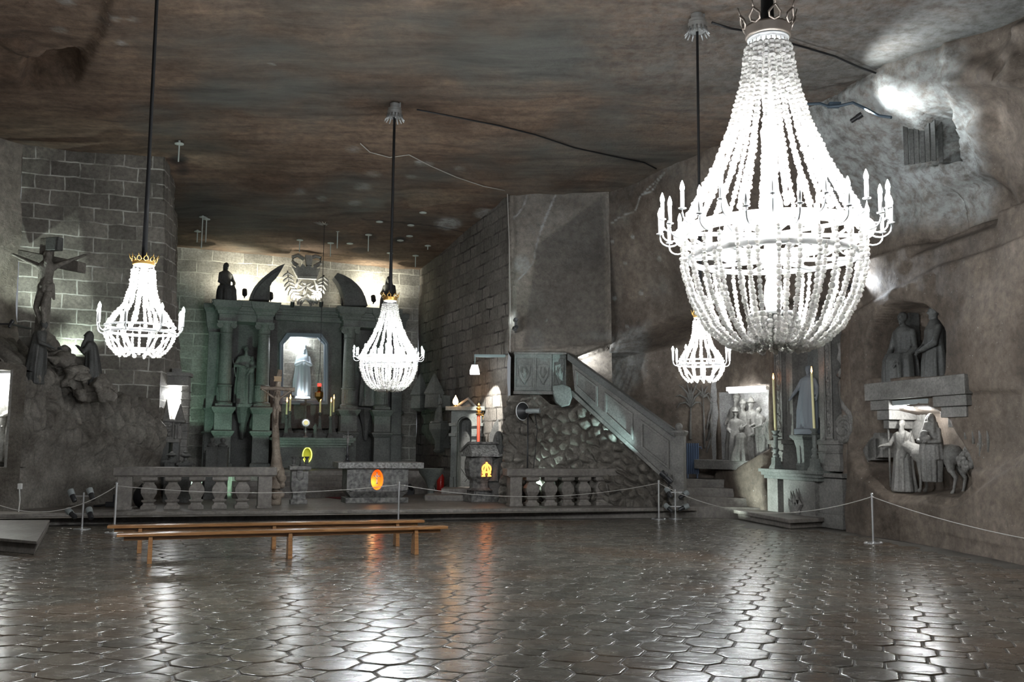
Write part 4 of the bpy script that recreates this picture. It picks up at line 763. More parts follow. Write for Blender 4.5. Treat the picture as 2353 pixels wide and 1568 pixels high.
# ---- rods hanging from plates in the ceiling
RODS = [(412, 328, 372), (454, 530, 557), (466, 497, 570), (475, 502, 557), (689, 550, 579), (760, 557, 590), (776, 529, 571), (804, 558, 559), (847, 538, 578), (872, 508, 509), (896, 580, 600), (920, 551, 557), (941, 541, 543), (944, 516, 521), (955, 586, 614), (972, 487, 489), (983, 563, 574)]
for i, (px, ya, yb) in enumerate(RODS):
    d = ray(px, ya); Y = 30.
    for _ in range(20): Y = Y*0+(float(zc(Y))-CAM_H)/(d[2]/d[1])
    Y = min(Y, 33.2); p0 = P(px, ya, Y); p1 = P(px, yb, Y); t = thing('ceiling_rod', f'{ORD[i]} from the left of the pale rods and plates fixed to the ceiling', 'ceiling anchor', (p0[0], Y, p1[2]), 0, 'anchors in the ceiling above the high altar'); L = p0[2]-p1[2]
    m = MB(); m.lathe([(.03, 0), (.11, .02), (.11, .04), (.03, .06), (.03, .25)], (0, 0, L-.06), 10); m.build('plate', M_ply, t, 40)
    if L > .12: m = MB(); m.tube([(0, 0, 0), (0, 0, L)], .017, 6); m.build('rod', M_ply, t)
# ================================================================ BALUSTRADES
BL = Frame(-8.76, 21.56, 18.5); BR_ = Frame(.1, 24.1, 17.8)
def balustrade(fr, px_posts, px_bal, zt_, label, ybase):
    t = thing('balustrade', label, 'balustrade', fr.w(0, 0, .25), fr.a); H = zt_-.25; xs = [fr.at(p, ybase)[0] for p in px_posts]
    m = MB(); m.box(xs[0]-.26, xs[1]+.26, -.2, .2, H-.19, H); m.box(xs[0]-.22, xs[1]+.22, -.17, .17, H-.22, H-.19); m.build('top_rail', M_stage, t, bevel=.015)
    for x in xs: m = MB(); m.box(x-.16, x+.16, -.15, .15, 0, H-.2); m.box(x-.18, x+.18, -.17, .17, 0, .06); m.build('end_post', M_stage, t, bevel=.012)
    for p in px_bal:
        x = fr.at(p, ybase)[0]; b = H-.22; m = MB(); m.sqlathe([(.17, 0), (.17, b*.1), (.13, b*.14), (.11, b*.2), (.15, b*.25), (.16, b*.28), (.10, b*.30), (.11, b*.34), (.17, b*.5), (.175, b*.62), (.15, b*.7), (.10, b*.8), (.10, b*.84), (.165, b*.88), (.18, b*.91), (.18, b)], (x, 0, 0), .85); m.build('baluster', M_stage, t, bevel=.01)
balustrade(BL, (287, 608), (343, 397, 452, 505, 557), BL.at(450, 1074)[1], 'low stone balustrade at the left platform edge, black bag behind it', 1120)
balustrade(BR_, (1182, 1414), (1221, 1262, 1301, 1339, 1379), BR_.at(1300, 1077)[1], 'low stone balustrade at the right platform edge below the staircase', 1120)
# ================================================================ ALTAR TABLE, LECTERN, PEDESTAL
AT = Frame(*A.w(*A.loc(hz(860, 1157, .25)))[:2], 18.5)
t = thing('altar_table', 'massive speckled stone altar table with an amber-lit oval holding a cross', 'altar', AT.w(0, 0, .25), AT.a)
zt5, zt6 = AT.at(860, 1063)[1]-.25, AT.at(860, 1077)[1]-.25; xl, xr = AT.at(776, 1070)[0], AT.at(972, 1070)[0]
m = MB(); m.box(xl, xr, -.12, 1.0, zt6, zt5); m.build('altar_top', M_granitec, t, bevel=.012)
bl, br_ = AT.at(797, 1110)[0], AT.at(938, 1110)[0]; o = AT.at(867, 1103); oc = (o[0], o[1]-.25); el = [(oc[0]+.165*math.cos(a), oc[1]+.265*math.sin(a)) for a in np.arange(40)/40*2*math.pi]
def side(z): return .0+(.10*(1-min(1, z/.35))) if z < .35 else 0
sq = []
for a in np.arange(40)/40*2*math.pi: c_, s_ = math.cos(a), math.sin(a); k_ = min(((br_ if c_ > 0 else bl)-oc[0])/c_ if abs(c_) > 1e-6 else 99, ((zt6 if s_ > 0 else .3)-oc[1])/s_ if abs(s_) > 1e-6 else 99); sq.append((oc[0]+k_*c_, oc[1]+k_*s_))
m = MB(); m.strip(el, sq, 0, .09); m.box(bl, bl+.09, .05, .85, .3, zt6); m.box(br_-.09, br_, .05, .85, .3, zt6); m.box(bl, br_, .8, .86, .3, zt6); m.add([(bl, 0, .3), (br_, 0, .3), (br_-.14, .12, .14), (bl+.14, .12, .14), (bl, .86, .3), (br_, .86, .3), (br_-.14, .76, .14), (bl+.14, .76, .14)], [(0, 3, 2, 1), (4, 5, 6, 7), (0, 4, 7, 3), (1, 2, 6, 5)])
m.build('altar_body', M_granite, t, bevel=.006); m = MB(); m.box(bl-.02, br_+.02, .02, .84, 0, .14); m.build('base', M_granite, t, bevel=.012)
m = MB(); m.prism(el, .34, .36); m.strip(el, [(oc[0]+(x-oc[0])*1.03, oc[1]+(z-oc[1])*1.03) for x, z in el], .08, .36); m.build('amber_recess', simple('amber salt', (.85, .30, .03), .6), t); point(t, (oc[0]-.07, .2, oc[1]-.10), .45, (1, .62, .25), .035)
m = MB(); m.box(-.012, .012, 0, .02, -.13, .12); m.box(-.065, .065, 0, .02, .03, .055); m.lathe([(.03, -.16), (.03, -.13)], n=8)
for x, z in ((0, .13), (0, -.03), (-.07, .04), (.07, .04)): m.ell((x, .01, z), .022, 8, 6)
m.M = None; c_ = m.build('reliquary_cross', M_chrome, t, 40); c_.location = (oc[0], .06, oc[1]+.05)
# small crucifix on it
x, z = AT.at(798, 1053, .3); t = thing('table_crucifix', 'small dark standing crucifix on the left end of the altar table', 'crucifix', AT.w(x, .3, zt5+.25), AT.a); h = AT.at(798, 991, .3)[1]-zt5-.25
m = MB(); m.lathe([(.11, 0), (.1, .03), (.05, .06), (.04, .12), (.06, .16), (.03, .2), (.03, h*.5)], n=12); m.build('foot', M_blk, t, 40)
m = MB(); m.box(-.02, .02, 0, .03, h*.45, h); m.box(-.14, .14, 0, .03, h*.78, h*.84); m.build('cross', M_carved, t); m = MB(); m.M = T((0, -.01, h*.5)); corpus(m, .34, .12); m.remesh('figure', M_granite, t, .006, 1)
# lectern
p = hz(1083, 1155, .25); L = Frame(p[0], p[1], 25); t = thing('lectern', 'dark stone lectern marked with a glowing amber letter A in a ring', 'lectern', (p[0], p[1], .25), L.a)
w1 = L.at(1147, 1150)[0]; hh = lambda py, px=1110: L.at(px, py)[1]-.25; D = .72; cx, cy = w1/2, D/2
m = MB(); m.box(0, w1, 0, D, 0, hh(1137)); m.build('base_step', M_granite, t, bevel=.01); m = MB(); z1 = hh(1137); m.box(.12, w1-.12, .1, D-.1, z1, hh(1128)); m.build('plinth', M_granite, t, bevel=.008)
z2 = hh(1128); zb3 = hh(1110); zm = hh(1096); zt7 = hh(1062); zt8 = hh(1050); oc8 = lambda r, z: [(r, z)]
m = MB(); m.lathe([(.42, z2), (.30, z2+.06), (.27, zb3-.02), (.30, zb3+.05), (.40, zm), (.44, (zm+zt7)/2), (.44, zt7), (.40, zt8)], (cx, cy, 0), 8, ph=R(22.5)); m.build('lectern_body', M_granite, t, bevel=.008)
m = MB(); m.box(cx-.46, cx+.46, cy-.44, cy+.42, zt8, zt8+.07); zf, zb4 = zt8+.13, hh(1018)
m.add([(cx-.4, cy-.38, zt8+.07), (cx+.4, cy-.38, zt8+.07), (cx+.4, cy+.36, zt8+.07), (cx-.4, cy+.36, zt8+.07), (cx-.4, cy-.1, zb4-.03), (cx+.4, cy-.1, zb4-.03), (cx+.4, cy+.36, zf), (cx-.4, cy+.36, zf)], [(0, 3, 2, 1), (4, 5, 6, 7), (0, 1, 5, 4), (1, 2, 6, 5), (2, 3, 7, 6), (3, 0, 4, 7)]); m.build('desk_box', M_granitec, t, bevel=.006)
m = MB(); m.add([(cx-.46, cy-.2, zb4-.03), (cx+.46, cy-.2, zb4-.03), (cx+.46, cy+.42, zf-.02), (cx-.46, cy+.42, zf-.02), (cx-.46, cy-.2, zb4+.03), (cx+.46, cy-.2, zb4+.03), (cx+.46, cy+.42, zf+.04), (cx-.46, cy+.42, zf+.04)], [(0, 3, 2, 1), (4, 5, 6, 7), (0, 1, 5, 4), (1, 2, 6, 5), (2, 3, 7, 6), (3, 0, 4, 7)]); m.build('reading_board', M_granite, t, bevel=.006)
yf = cy-.44*math.cos(R(22.5))-.006; zc_ = hh(1079); xc = cx; m = MB(); u = .0118
def sym(pts): m.prism([(xc+a*u, zc_+b*u) for a, b in pts], yf-.012, yf+.002)
m.strip([(xc+8.2*u*math.cos(a), zc_+(1+8.6*math.sin(a))*u) for a in np.linspace(-1.0, 4.14, 26)], [(xc+12*u*math.cos(a), zc_+(1+12*math.sin(a))*u) for a in np.linspace(-1.0, 4.14, 26)], yf-.012, yf+.002, closed=False)
sym([(-1.8, 16.5), (1.8, 16.5), (9.2, -15), (4.6, -15)]); sym([(1.8, 16.5), (-1.8, 16.5), (-9.2, -15), (-4.6, -15)]); sym([(-5, -4.5), (5, -4.5), (5.8, -8), (-5.8, -8)])
for s_ in (-1, 1): sym([(s_*6, -8.2), (s_*11, -6.2), (s_*11, -9.5), (s_*7, -11)]); sym([(s_*3.6, -13), (s_*11, -13), (s_*12.2, -16.5), (s_*2.6, -16.5)])
m.build('amber_letter', M_orange, t, label='glowing amber letter A inside a ring')
# pedestal with three cups
p = hz(668, 1160, .25); Pd_ = Frame(p[0], p[1], 18.5); w1 = Pd_.at(707, 1158)[0]; hh = lambda py: Pd_.at(688, py)[1]-.25; t = thing('credence_pedestal', 'carved stone pedestal left of the altar table with three dark cups', 'pedestal', (p[0], p[1], .25), Pd_.a)
m = MB(); c = (w1/2, .24, 0); r_ = w1/2; m.sqlathe([(r_, 0), (r_, .1), (r_*.8, .14), (r_*.72, .22), (r_*.95, .38), (r_, .45), (r_*.98, hh(1078)-.06)], c); m.sqlathe([(r_*1.1, hh(1080)-.02), (r_*1.28, hh(1080)), (r_*1.28, hh(1072))], c); m.ell((w1/2, .24-r_, .75), (.1, .04, .16), 10, 8); m.build('pedestal_body', M_granite, t, bevel=.008)
for i, (px, s_) in enumerate(((675, .0), (693, -.1), (705, .12))):
    x = Pd_.at(px, 1065, .24+s_)[0]; m = MB(); m.lathe([(.07, 0), (.075, .02), (.04, .06), (.055, .12), (.03, .17), (.06, .22), (.065, .24), (.04, .235)], n=14); o = m.build('stone_cup', M_carved, None, 40); put(o, Pd_.w(x, .24+s_, hh(1072)+.25)); tag(o, f'dark stone cup, {ORD[i]} from the left on the carved pedestal', 'cup', 'cups on the pedestal')
# ================================================================ STANDING TRUNK CRUCIFIX
p = hz(622, 1163, .25); t = thing('trunk_crucifix', 'tall gnarled tree-trunk crucifix standing behind the balustrade end post', 'crucifix', (p[0], p[1]+.3, .25), R(8)); Y = p[1]+.3; hz_ = lambda py: P(622, py, Y)[2]-.25
n = 40; zs = np.linspace(0, hz_(850), n); rr = np.interp(zs, [0, hz_(1085), hz_(1020), hz_(950), hz_(870), hz_(850)], [.16, .15, .10, .085, .07, .05])*(1+.16*np.array([float(vnoise(np.array([0, 1, z*3.]), 3)) for z in zs]))
m = MB(); m.tube([(.04*math.sin(z*2.1), .02*math.cos(z*3), z) for z in zs], rr, 10); m.build('trunk', M_bark, t, True)
m = MB(); zx = hz_(894); m.tube([(-.42, -.06, zx+.02), (-.2, -.07, zx), (0, -.07, zx+.01), (.22, -.07, zx-.01), (.42, -.06, zx-.02)], [.06, .048, .05, .048, .058], 9); m.build('cross_beam', M_bark, t, True)
m = MB(); zs_ = hz_(872); m.prism([(-.10, zs_-.06), (-.085, zs_), (-.10, zs_+.07), (.09, zs_+.065), (.08, zs_), (.095, zs_-.055)], -.13, -.09); m.build('scroll', simple('tan scroll', (.42, .3, .18), .7), t)
m = MB(); H = (zx-hz_(985)); m.M = T((0, -.17, hz_(978)), 0); corpus(m, H/1.0*.88, .28); m.remesh('carved_figure', M_bark, t, .010, 1)
m = MB(); rng = random.Random(4)
for i in range(26): a = rng.random()*6.28; r2 = rng.uniform(.05, .2); zz = rng.uniform(0, .95); m.ell((r2*math.cos(a)+.02, r2*math.sin(a)*.8, zz*.95), (rng.uniform(.07, .13),)*3, 7, 5)
m.remesh('rock_foot', M_bark, t, .022, 0)
# ================================================================ PULPIT, STAIRCASE AND RUBBLE
SA = np.array([4.29, 24.2]); SB = np.array([1.58, 25.35]); SR = Frame(SB[0], SB[1], math.degrees(math.atan2(*(SA-SB)[::-1])))
t = thing('pulpit_staircase', 'stone staircase parapet climbing to a pulpit with carved shields, above piled stones', 'staircase', (SB[0], SB[1], 0), SR.a)
s2 = lambda px, py, y=0: SR.at(px, py, y)
out = [s2(1313, 822), s2(1548, 1000), s2(1548, 1108), s2(1500, 1075), s2(1320, 898)]
m = MB(); m.prism(out, 0, .22); m.build('stair_parapet', M_carve, t, bevel=.01)
m = MB(); m.prism([s2(1306, 812), s2(1552, 990), s2(1552, 1006), s2(1306, 828)], -.10, .3); m.build('handrail', M_carved, t, bevel=.012)
for a, b in ((1322, 1374), (1390, 1455), (1473, 1538)):
    f = lambda px, k: (lambda T0, B0: T0*(1-k)+B0*k)(np.interp(px, [1313, 1548], [838, 1014]), np.interp(px, [1320, 1500, 1548], [890, 1066, 1098]))
    o_ = [s2(a, f(a, .08)), s2(b, f(b, .08)), s2(b, f(b, .86)), s2(a, f(a, .86))]; i_ = [s2(a+5, f(a+5, .16)), s2(b-5, f(b-5, .16)), s2(b-5, f(b-5, .78)), s2(a+5, f(a+5, .78))]
    m = MB(); m.strip(i_, o_, -.05, .01); m.build('panel_moulding', M_carve, t, bevel=.006)
m = MB(); m.prism([s2(1316, 898), s2(1548, 1112), s2(1548, 1122), s2(1311, 906)], -.07, .15); m.build('stringer', M_carve, t, bevel=.008)
x, z = s2(1558, 980); x1 = s2(1575, 1000)[0]; w = (x1-s2(1541, 1000)[0])/2; m = MB(); m.sqlathe([(w*.85, .2), (w*.85, .35), (w*.78, .4), (w*.78, s2(1558, 1003)[1]), (w*.95, s2(1558, 998)[1]), (w*1.08, s2(1558, 993)[1]), (w*1.0, s2(1558, 990)[1]), (w*.4, s2(1558, 988)[1])], (x, .1, 0)); m.build('newel_post', M_carve, t, bevel=.01)
m = MB(); m.ell((x, .1, s2(1558, 981)[1]), .10, 16, 10); m.lathe([(.05, -.12), (.08, -.09), (.05, -.06)], (x, .1, s2(1558, 981)[1]), 12); m.build('ball_finial', M_carve, t, True)
# pulpit drum
PF = Frame(.03, 25.45, -2); pp = lambda px, py, y=0: PF.at(px, py, y)
xs = [pp(p, 850)[0] for p in (1182, 1228, 1268, 1300)]; zt8, zb8 = pp(1240, 815)[1], pp(1240, 900)[1]; tf = T((PF.o[0]-SB[0], PF.o[1]-SB[1], 0)); RTm = np.array(Matrix.Rotation(-SR.a, 4, 'Z')); loc = RTm @ T((PF.o[0]-SB[0], PF.o[1]-SB[1], 0), PF.a)
ys = [0, 0, .0, .18]
for i in range(3):
    a = (xs[i], ys[i]); b = (xs[i+1], ys[i+1]); an = math.atan2(b[1]-a[1], b[0]-a[0]); Lw = math.hypot(b[0]-a[0], b[1]-a[1]); m = MB(); m.M = loc @ T((a[0], a[1], 0), an)
    m.box(.0, Lw, 0, .2, zb8, zt8); m.strip([(.05, zb8+.12), (Lw-.05, zb8+.12), (Lw-.05, zt8-.1), (.05, zt8-.1)], [(.0, zb8+.02), (Lw, zb8+.02), (Lw, zt8), (.0, zt8)], -.04, .01)
    c, zc2 = Lw/2, (zt8+zb8)/2; w_ = min(.17, Lw*.33); m.prism([(c-w_, zc2+.2), (c, zc2+.25), (c+w_, zc2+.2), (c+w_*.8, zc2-.1), (c, zc2-.32), (c-w_*.8, zc2-.1)], -.06, .0); m.ell((c, -.06, zc2), (w_*.4, .04, .15), 8, 6)
    for s_ in (-1, 1): m.tube([(c, -.07, zc2-.12), (c+s_*w_*.6, -.07, zc2+.02), (c+s_*w_*.3, -.07, zc2+.16)], .02, 5)
    m.build('pulpit_panel', M_green, t, bevel=.006)
m = MB(); m.M = loc; m.box(xs[0]-.02, xs[3]+.05, -.1, .5, zb8-.08, zb8); m.box(xs[0]-.02, xs[3]+.02, -.06, .5, zt8, zt8+.06); m.build('pulpit_ledge', M_carve, t, bevel=.01)
# carved block below the pulpit
m = MB(); V = [pp(*q, .0) for q in ((1268, 888), (1292, 884), (1310, 892), (1314, 915), (1308, 933), (1290, 937), (1276, 925), (1270, 905), (1232, 906), (1232, 926), (1204, 915), (1204, 900))]; m.M = T((PF.o[0], PF.o[1], 0), PF.a); m.prism([V[i] for i in (0, 1, 2, 3, 4, 5, 6, 7)], -.35, .5)
o = m.build('carved_stone', M_green, None, bevel=.03); tag(o, 'smooth upright stone block under the pulpit beside the stair', 'stone')
# rubble
def rubble():
    L = np.linalg.norm(SA-SB); sx = np.arange(-1.75, L+.02, .022); zz = np.linspace(.2, 1, 120); tops = np.array([s2(px, py) for px, py in ((1168, 912), (1235, 905), (1262, 930), (1314, 935), (1330, 915), (1548, 1122))])
    tp = np.interp(sx, tops[:, 0], tops[:, 1]); S_, K = np.meshgrid(sx, np.linspace(0, 1, 130), indexing='ij'); Z = .2+K*(tp[:, None]-.2); q = np.stack([S_*3.4+Z*1.5, Z*2.7-S_*1.4], -1); q = q*1.1+.55*np.stack([fbm(np.stack([S_, Z, S_*0], -1)*1.1, 2, 5), fbm(np.stack([S_, Z, S_*0+5], -1)*1.1, 2, 6)], -1)
    f1, f2, cv = worley(q, 12); st = np.sqrt(np.clip(f2-f1, 0, .6)/.6); D = .15*st+.20*cv*st + .04*fbm(np.stack([S_, Z, S_*0], -1)*5, 3, 7) + .15*fbm(np.stack([S_, Z, S_*0], -1)*.9, 2, 7)
    y = .22-.42*(1-K)*(1-sstep(1.2, 3.2, S_)) - D*sstep(0, .06, 1-K); y = np.where(S_ < 0, y+.0, y); W = SR.o[None, None, :]+SR.x*S_[..., None]+SR.y*(y)[..., None]+np.array([0, .0])
    # left of the stair foot the pile turns to run square to the pulpit
    left = np.clip(-S_, 0, None); W = W + left[..., None]*(-(PF.x)+SR.x) 
    o = npmesh('rubble_facing', np.concatenate([W, Z[..., None]], -1), M_mound); tag(o, 'piled rough stones under the pulpit and staircase, lit teal from the foot', 'rock', kind='stuff')
rubble()
# spotlight throwing the teal beam up the stones
def spotlamp(label, loc, aim, mat=M_blk, s=1., cat='spotlight', face=None, en=0, col=(1, 1, 1), size=50, parent=None):
    t = thing('spotlight', label, cat, loc) if parent is None else parent; base = (0, 0, 0) if parent is None else loc
    d = Vector(aim)-Vector(loc); q = np.array(d.to_track_quat('Z', 'Y').to_matrix().to_4x4()); B = T(base) @ q
    m = MB(); m.M = B; m.lathe([(.05*s, -.16*s), (.062*s, -.13*s), (.062*s, .02*s)], n=14); b = m.build('lamp_body', M_blk, t, 40)
    m = MB(); m.M = B; m.lathe([(.070*s, .02*s), (.078*s, .03*s), (.078*s, .17*s), (.068*s, .17*s), (.06*s, .04*s)], n=14); m.build('lamp_shade', mat, t, 40)
    if face: m = MB(); m.M = B; m.lathe([(.0, .145*s), (.066*s, .145*s), (.066*s, .15*s), (0, .151*s)], n=14); m.build('lamp_face', face, t)
    if en: dn = d.normalized(); e = Vector(base)+dn*.27*s; spot(t, e, e+dn, en, col, size, .8, .03)
    return t
p = s2(1532, 1098, -.35); w_ = SR.w(p[0], -.35, p[1]); q_ = s2(1425, 1010, -.42); a_ = SR.w(q_[0], -.25, q_[1]+.1)
t = spotlamp('black spotlight beside the newel foot, aimed up the piled stones', w_, a_, en=90, col=(.62, .95, .95), size=34, s=1.1); m = MB(); m.tube([(0, 0, 0), (.06, .02, -.1), (.05, .1, -.3), (.05, .15, -.60)], .02, 6); m.build('bracket', M_blk, t)
t = spotlamp('small lamp hidden on top of the pulpit rail lighting the scraped rock', (SB[0]+.15, SB[1]+.35, s2(1330, 828)[1]+.02), (2.8, 26.6, 4.6), en=20, col=(.9, .96, 1), size=110, s=.7)
p = P(1240, 985, 24.6); t = spotlamp('small floor lamp behind the right balustrade lighting the stones', (p[0]-.3, 24.75, .42), (1.35, 25.6, 1.6), en=14, col=(.7, .95, .88), size=80, s=.8)
# stairs right of the newel, radiator on the landing
for k, (pxr, Yf, z) in enumerate(((1752, 24.25, .27), (1697, 24.75, .48), (1660, 25.25, .70), (1640, 25.75, .92))):
    m = MB(); x1 = P(pxr, 1150, Yf)[0]+.5; m.add([(4.45, Yf+.05, -.02), (x1, Yf-.25, -.02), (7., 27.5, -.02), (4.45, 27.5, -.02), (4.45, Yf+.05, z), (x1, Yf-.25, z), (7., 27.5, z), (4.45, 27.5, z)], [(0, 3, 2, 1), (4, 5, 6, 7), (0, 1, 5, 4), (1, 2, 6, 5), (2, 3, 7, 6), (3, 0, 4, 7)])
    struct(m.build('floor_stair_step', M_stage, bevel=.015))
p0, p1 = P(1577, 1100, 26.1), P(1607, 1100, 26.1); t = thing('radiator', 'blue-grey ribbed radiator on the stair landing', 'radiator', (p0[0], 26.1, .92)); Wd = p1[0]-p0[0]; Hh = P(1590, 1019, 26.1)[2]-.92
for i in range(6):
    x = (i+.5)*Wd/6; m = MB(); m.tube([(x, 0, .12), (x, -.01, .18), (x, -.01, Hh-.08), (x, 0, Hh)], Wd/12*.8, 6); m.tube([(x, .12, .12), (x, .12, Hh-.02)], Wd/12*.8, 6); m.box(x-Wd/14, x+Wd/14, 0, .12, Hh-.06, Hh-.01); m.box(x-Wd/14, x+Wd/14, 0, .12, .12, .17); m.build('rib', M_radi, t, 40)
m = MB(); [m.box(x-.02, x+.02, .0, .1, 0, .12) for x in (.05, Wd-.05)]; m.tube([(Wd-.02, .05, Hh-.1), (Wd+.06, .05, Hh-.1), (Wd+.08, .05, Hh-.16)], .02, 6); m.build('feet_and_valve', M_radi, t)
# ================================================================ RIGHT WALL CARVINGS
RW = Frame(5.75, 26.6, math.degrees(math.atan2(25.0-26.6, 6.2-5.75)))
# palm relief behind the stair
PW = Frame(2.8, 27.0, math.degrees(math.atan2(26.6-27.0, 5.75-2.8))); t = thing('palm_relief', 'palm trees and leaves carved in low relief behind the newel post', 'relief', (PW.o[0], PW.o[1], 0), PW.a)
def frond(m, fr, base, pts, r=.03, y=-.04): q = [(fr.at(*a, y)[0], y, fr.at(*a, y)[1]) for a in [base]+pts]; n = len(q); m.tube(q, [r*(1-.75*i/(n-1)) for i in range(n)], 6)
m = MB(); frond(m, PW, (1586, 1010), [(1586, 980), (1587, 950), (1588, 930)], .05); 
for pts in ([(1580, 905), (1568, 890), (1560, 885)], [(1584, 900), (1578, 880)], [(1588, 900), (1590, 878)], [(1592, 905), (1600, 885), (1606, 880)], [(1596, 915), (1610, 900), (1620, 902)], [(1576, 915), (1562, 908), (1552, 912)], [(1598, 925), (1610, 925), (1614, 935)], [(1575, 925), (1562, 928), (1556, 938)]): frond(m, PW, (1587, 935), pts, .045)
m.build('palm', M_carve, t, True)
m = MB(); frond(m, PW, (1619, 1030), [(1618, 980), (1617, 940), (1616, 915)], .035)
for pts in ([(1606, 905), (1597, 915)], [(1608, 898), (1600, 893)], [(1614, 895), (1612, 885)], [(1622, 895), (1628, 887)], [(1628, 903), (1636, 915)], [(1626, 910), (1634, 928)]): frond(m, PW, (1616, 913), pts, .035)
m.build('palm', M_carve, t, True); m = MB()
for i in range(7): frond(m, PW, (1624+i%3*4, 1040-i*9), [(1630+i%2*5, 1015-i*11), (1638, 1000-i*13)], .03)
m.build('leaves', M_carve, t, True)
# niche with the group of hatted men
G0, G1 = P(1668, 1000, 25.9), P(1764, 1000, 24.9); G = Frame(G0[0], G0[1], math.degrees(math.atan2(G1[1]-G0[1], G1[0]-G0[0]))); t = thing('carved_group', 'lit niche relief of bearded men in hats and turbans around a kneeling figure', 'relief', (G.o[0], G.o[1], 0), G.a)
zfl = G.at(1710, 1058)[1]; m = MB(); a_, b_ = G.at(1652, 1060, .35)[0], G.at(1766, 1060, .35)[0]; m.box(a_-.3, b_+.5, .3, .45, zfl-.2, G.at(1710, 884, .35)[1]+.3); m.build('niche_back', rock('pale niche salt', (.3, .29, .28), (.42, .41, .4), 2, .5, 14), t)
def gfig(px, pyh, pyb, name, hat=None, beard=.8, y=0., seed=0, rz=0., kneel=False, w=1.15):
    x, zh = G.at(px, pyh, y); zb = G.at(px, pyb, y)[1]; h = (zh-zb)+.15; m = MB(); m.M = T((x, y, zb), rz)
    stand(m, h, hat=hat, beard=beard, seed=seed, wide=w, cloak=True); o = m.remesh(name, M_carve, t, .018)
gfig(1690, 958, 1062, 'man_in_brimmed_hat', 'brim', 1., -.25, 3, R(30)); gfig(1693, 925, 1060, 'man_in_turban', 'turban', .5, .1, 4); gfig(1708, 940, 1060, 'man_in_turban', 'turban', .9, -.02, 5); gfig(1727, 936, 1058, 'man_in_brimmed_hat', 'brim', .9, .02, 6); gfig(1722, 978, 1056, 'man_in_cap', 'crown', 1., -.2, 7, 0, w=1.0); gfig(1745, 950, 1050, 'standing_man', None, .4, -.05, 8, R(-30)); gfig(1757, 985, 1050, 'robed_man', None, .0, -.25, 9, R(-60))
m = MB(); x, z = G.at(1703, 1060, -.5); m.M = T((x, -.5, z), R(200), .78); robe(m, [(.33, .4, 0, 1), (.3, .36, .25, 1), (.22, .24, .5, .6), (.2, .16, .8, .3), (.12, .1, .95, 0)], 5); head(m, (0, -.1, 1.05), 1.1, R(-20)); arm(m, (.15, 0, .85), (.25, -.2, .7), (.1, -.4, .75)); m.remesh('kneeling_figure', M_carve, t, .018)
m = MB(); m.box(a_-.1, b_+.3, -.65, .4, zfl-.25, zfl);  m.build('niche_ledge', M_carve, t, bevel=.02)
m = MB(); w0 = G.at(1674, 896, -.55); w1 = G.at(1763, 882, -.55); m.box(w0[0], w1[0], -.62, -.5, w0[1]-.05, w0[1]+.05); tl = thing('tube_light', 'white fluorescent light along the top of the niche with hatted men', 'light', (G.o[0], G.o[1], 0), G.a); m.build('housing', M_white, tl, bevel=.01)
m = MB(); m.tube([(w0[0]+.03, -.56, w0[1]-.07), (w1[0]-.03, -.56, w0[1]-.07)], .028, 8); m.build('tube', M_tube, tl, True); m = MB(); m.box(w0[0], w1[0], -.645, -.625, w0[1]-.04, w0[1]+.06); m.build('lit_edge', M_tubew, tl)
for f_ in (.2, .5, .8): point(tl, (w0[0]+(w1[0]-w0[0])*f_, -.5, w0[1]-.16), 2.2, (.95, 1, 1), .05)
# ================================================================ RIGHT SIDE ALTAR
SH = Frame(6.25, 24.4, -73); t = thing('side_altar', 'carved side altar on the right wall with scrolls, pilasters and a pale table', 'altar', (SH.o[0], SH.o[1], 0), SH.a)
sx = lambda px, y=0, py=950: SH.at(px, py, y)[0]; sz = lambda py, px=1850, y=0: SH.at(px, py, y)[1]
TY = -.15; ztt = SH.at(1810, 1080, TY)[1]; x0, x1 = sx(1742, TY, 1080), sx(1876, TY, 1085)
m = MB(); m.box(x0, x1, TY, .9, ztt-.08, ztt); m.box(x0+.05, x1-.05, TY+.05, .9, ztt-.16, ztt-.08); m.box(x0+.1, x1-.1, TY+.1, .9, ztt-.24, ztt-.16); m.build('altar_slab', M_green, t, bevel=.008)
xa, xb, xc, xd = sx(1763, 0, 1130), sx(1787, 0, 1130), sx(1800, 0, 1130), sx(1872, 0, 1130); zb = ztt-.24
m = MB(); m.box(xa, xb, 0, .9, 0, zb); m.box(xc, xd, 0, .9, 0, zb); m.box(xb, xc, .4, .9, 0, zb); m.box(xb, xd, 0, .9, 0, .05); m.build('altar_body', M_carve, t, bevel=.01)
m = MB(); c = sx(1829, 0, 1140)
for i, (dx, h_) in enumerate(((-.22, .2), (-.12, .38), (0, .3), (.1, .45), (.2, .25))): m.tube([(c+dx*.6, -.03, .35), (c+dx+.05, -.05, .35+h_*.5), (c+dx-.03, -.04, .38+h_)], [.07, .06, .01], 6)
m.ell((c, -.03, .3), (.2, .08, .12)); [m.box(c-.2+k*.13, c-.08+k*.13, -.06, .02, .05+j*.1, .14+j*.1) for k in range(3) for j in range(2)]; m.build('flame_relief', M_carve, t, 40)
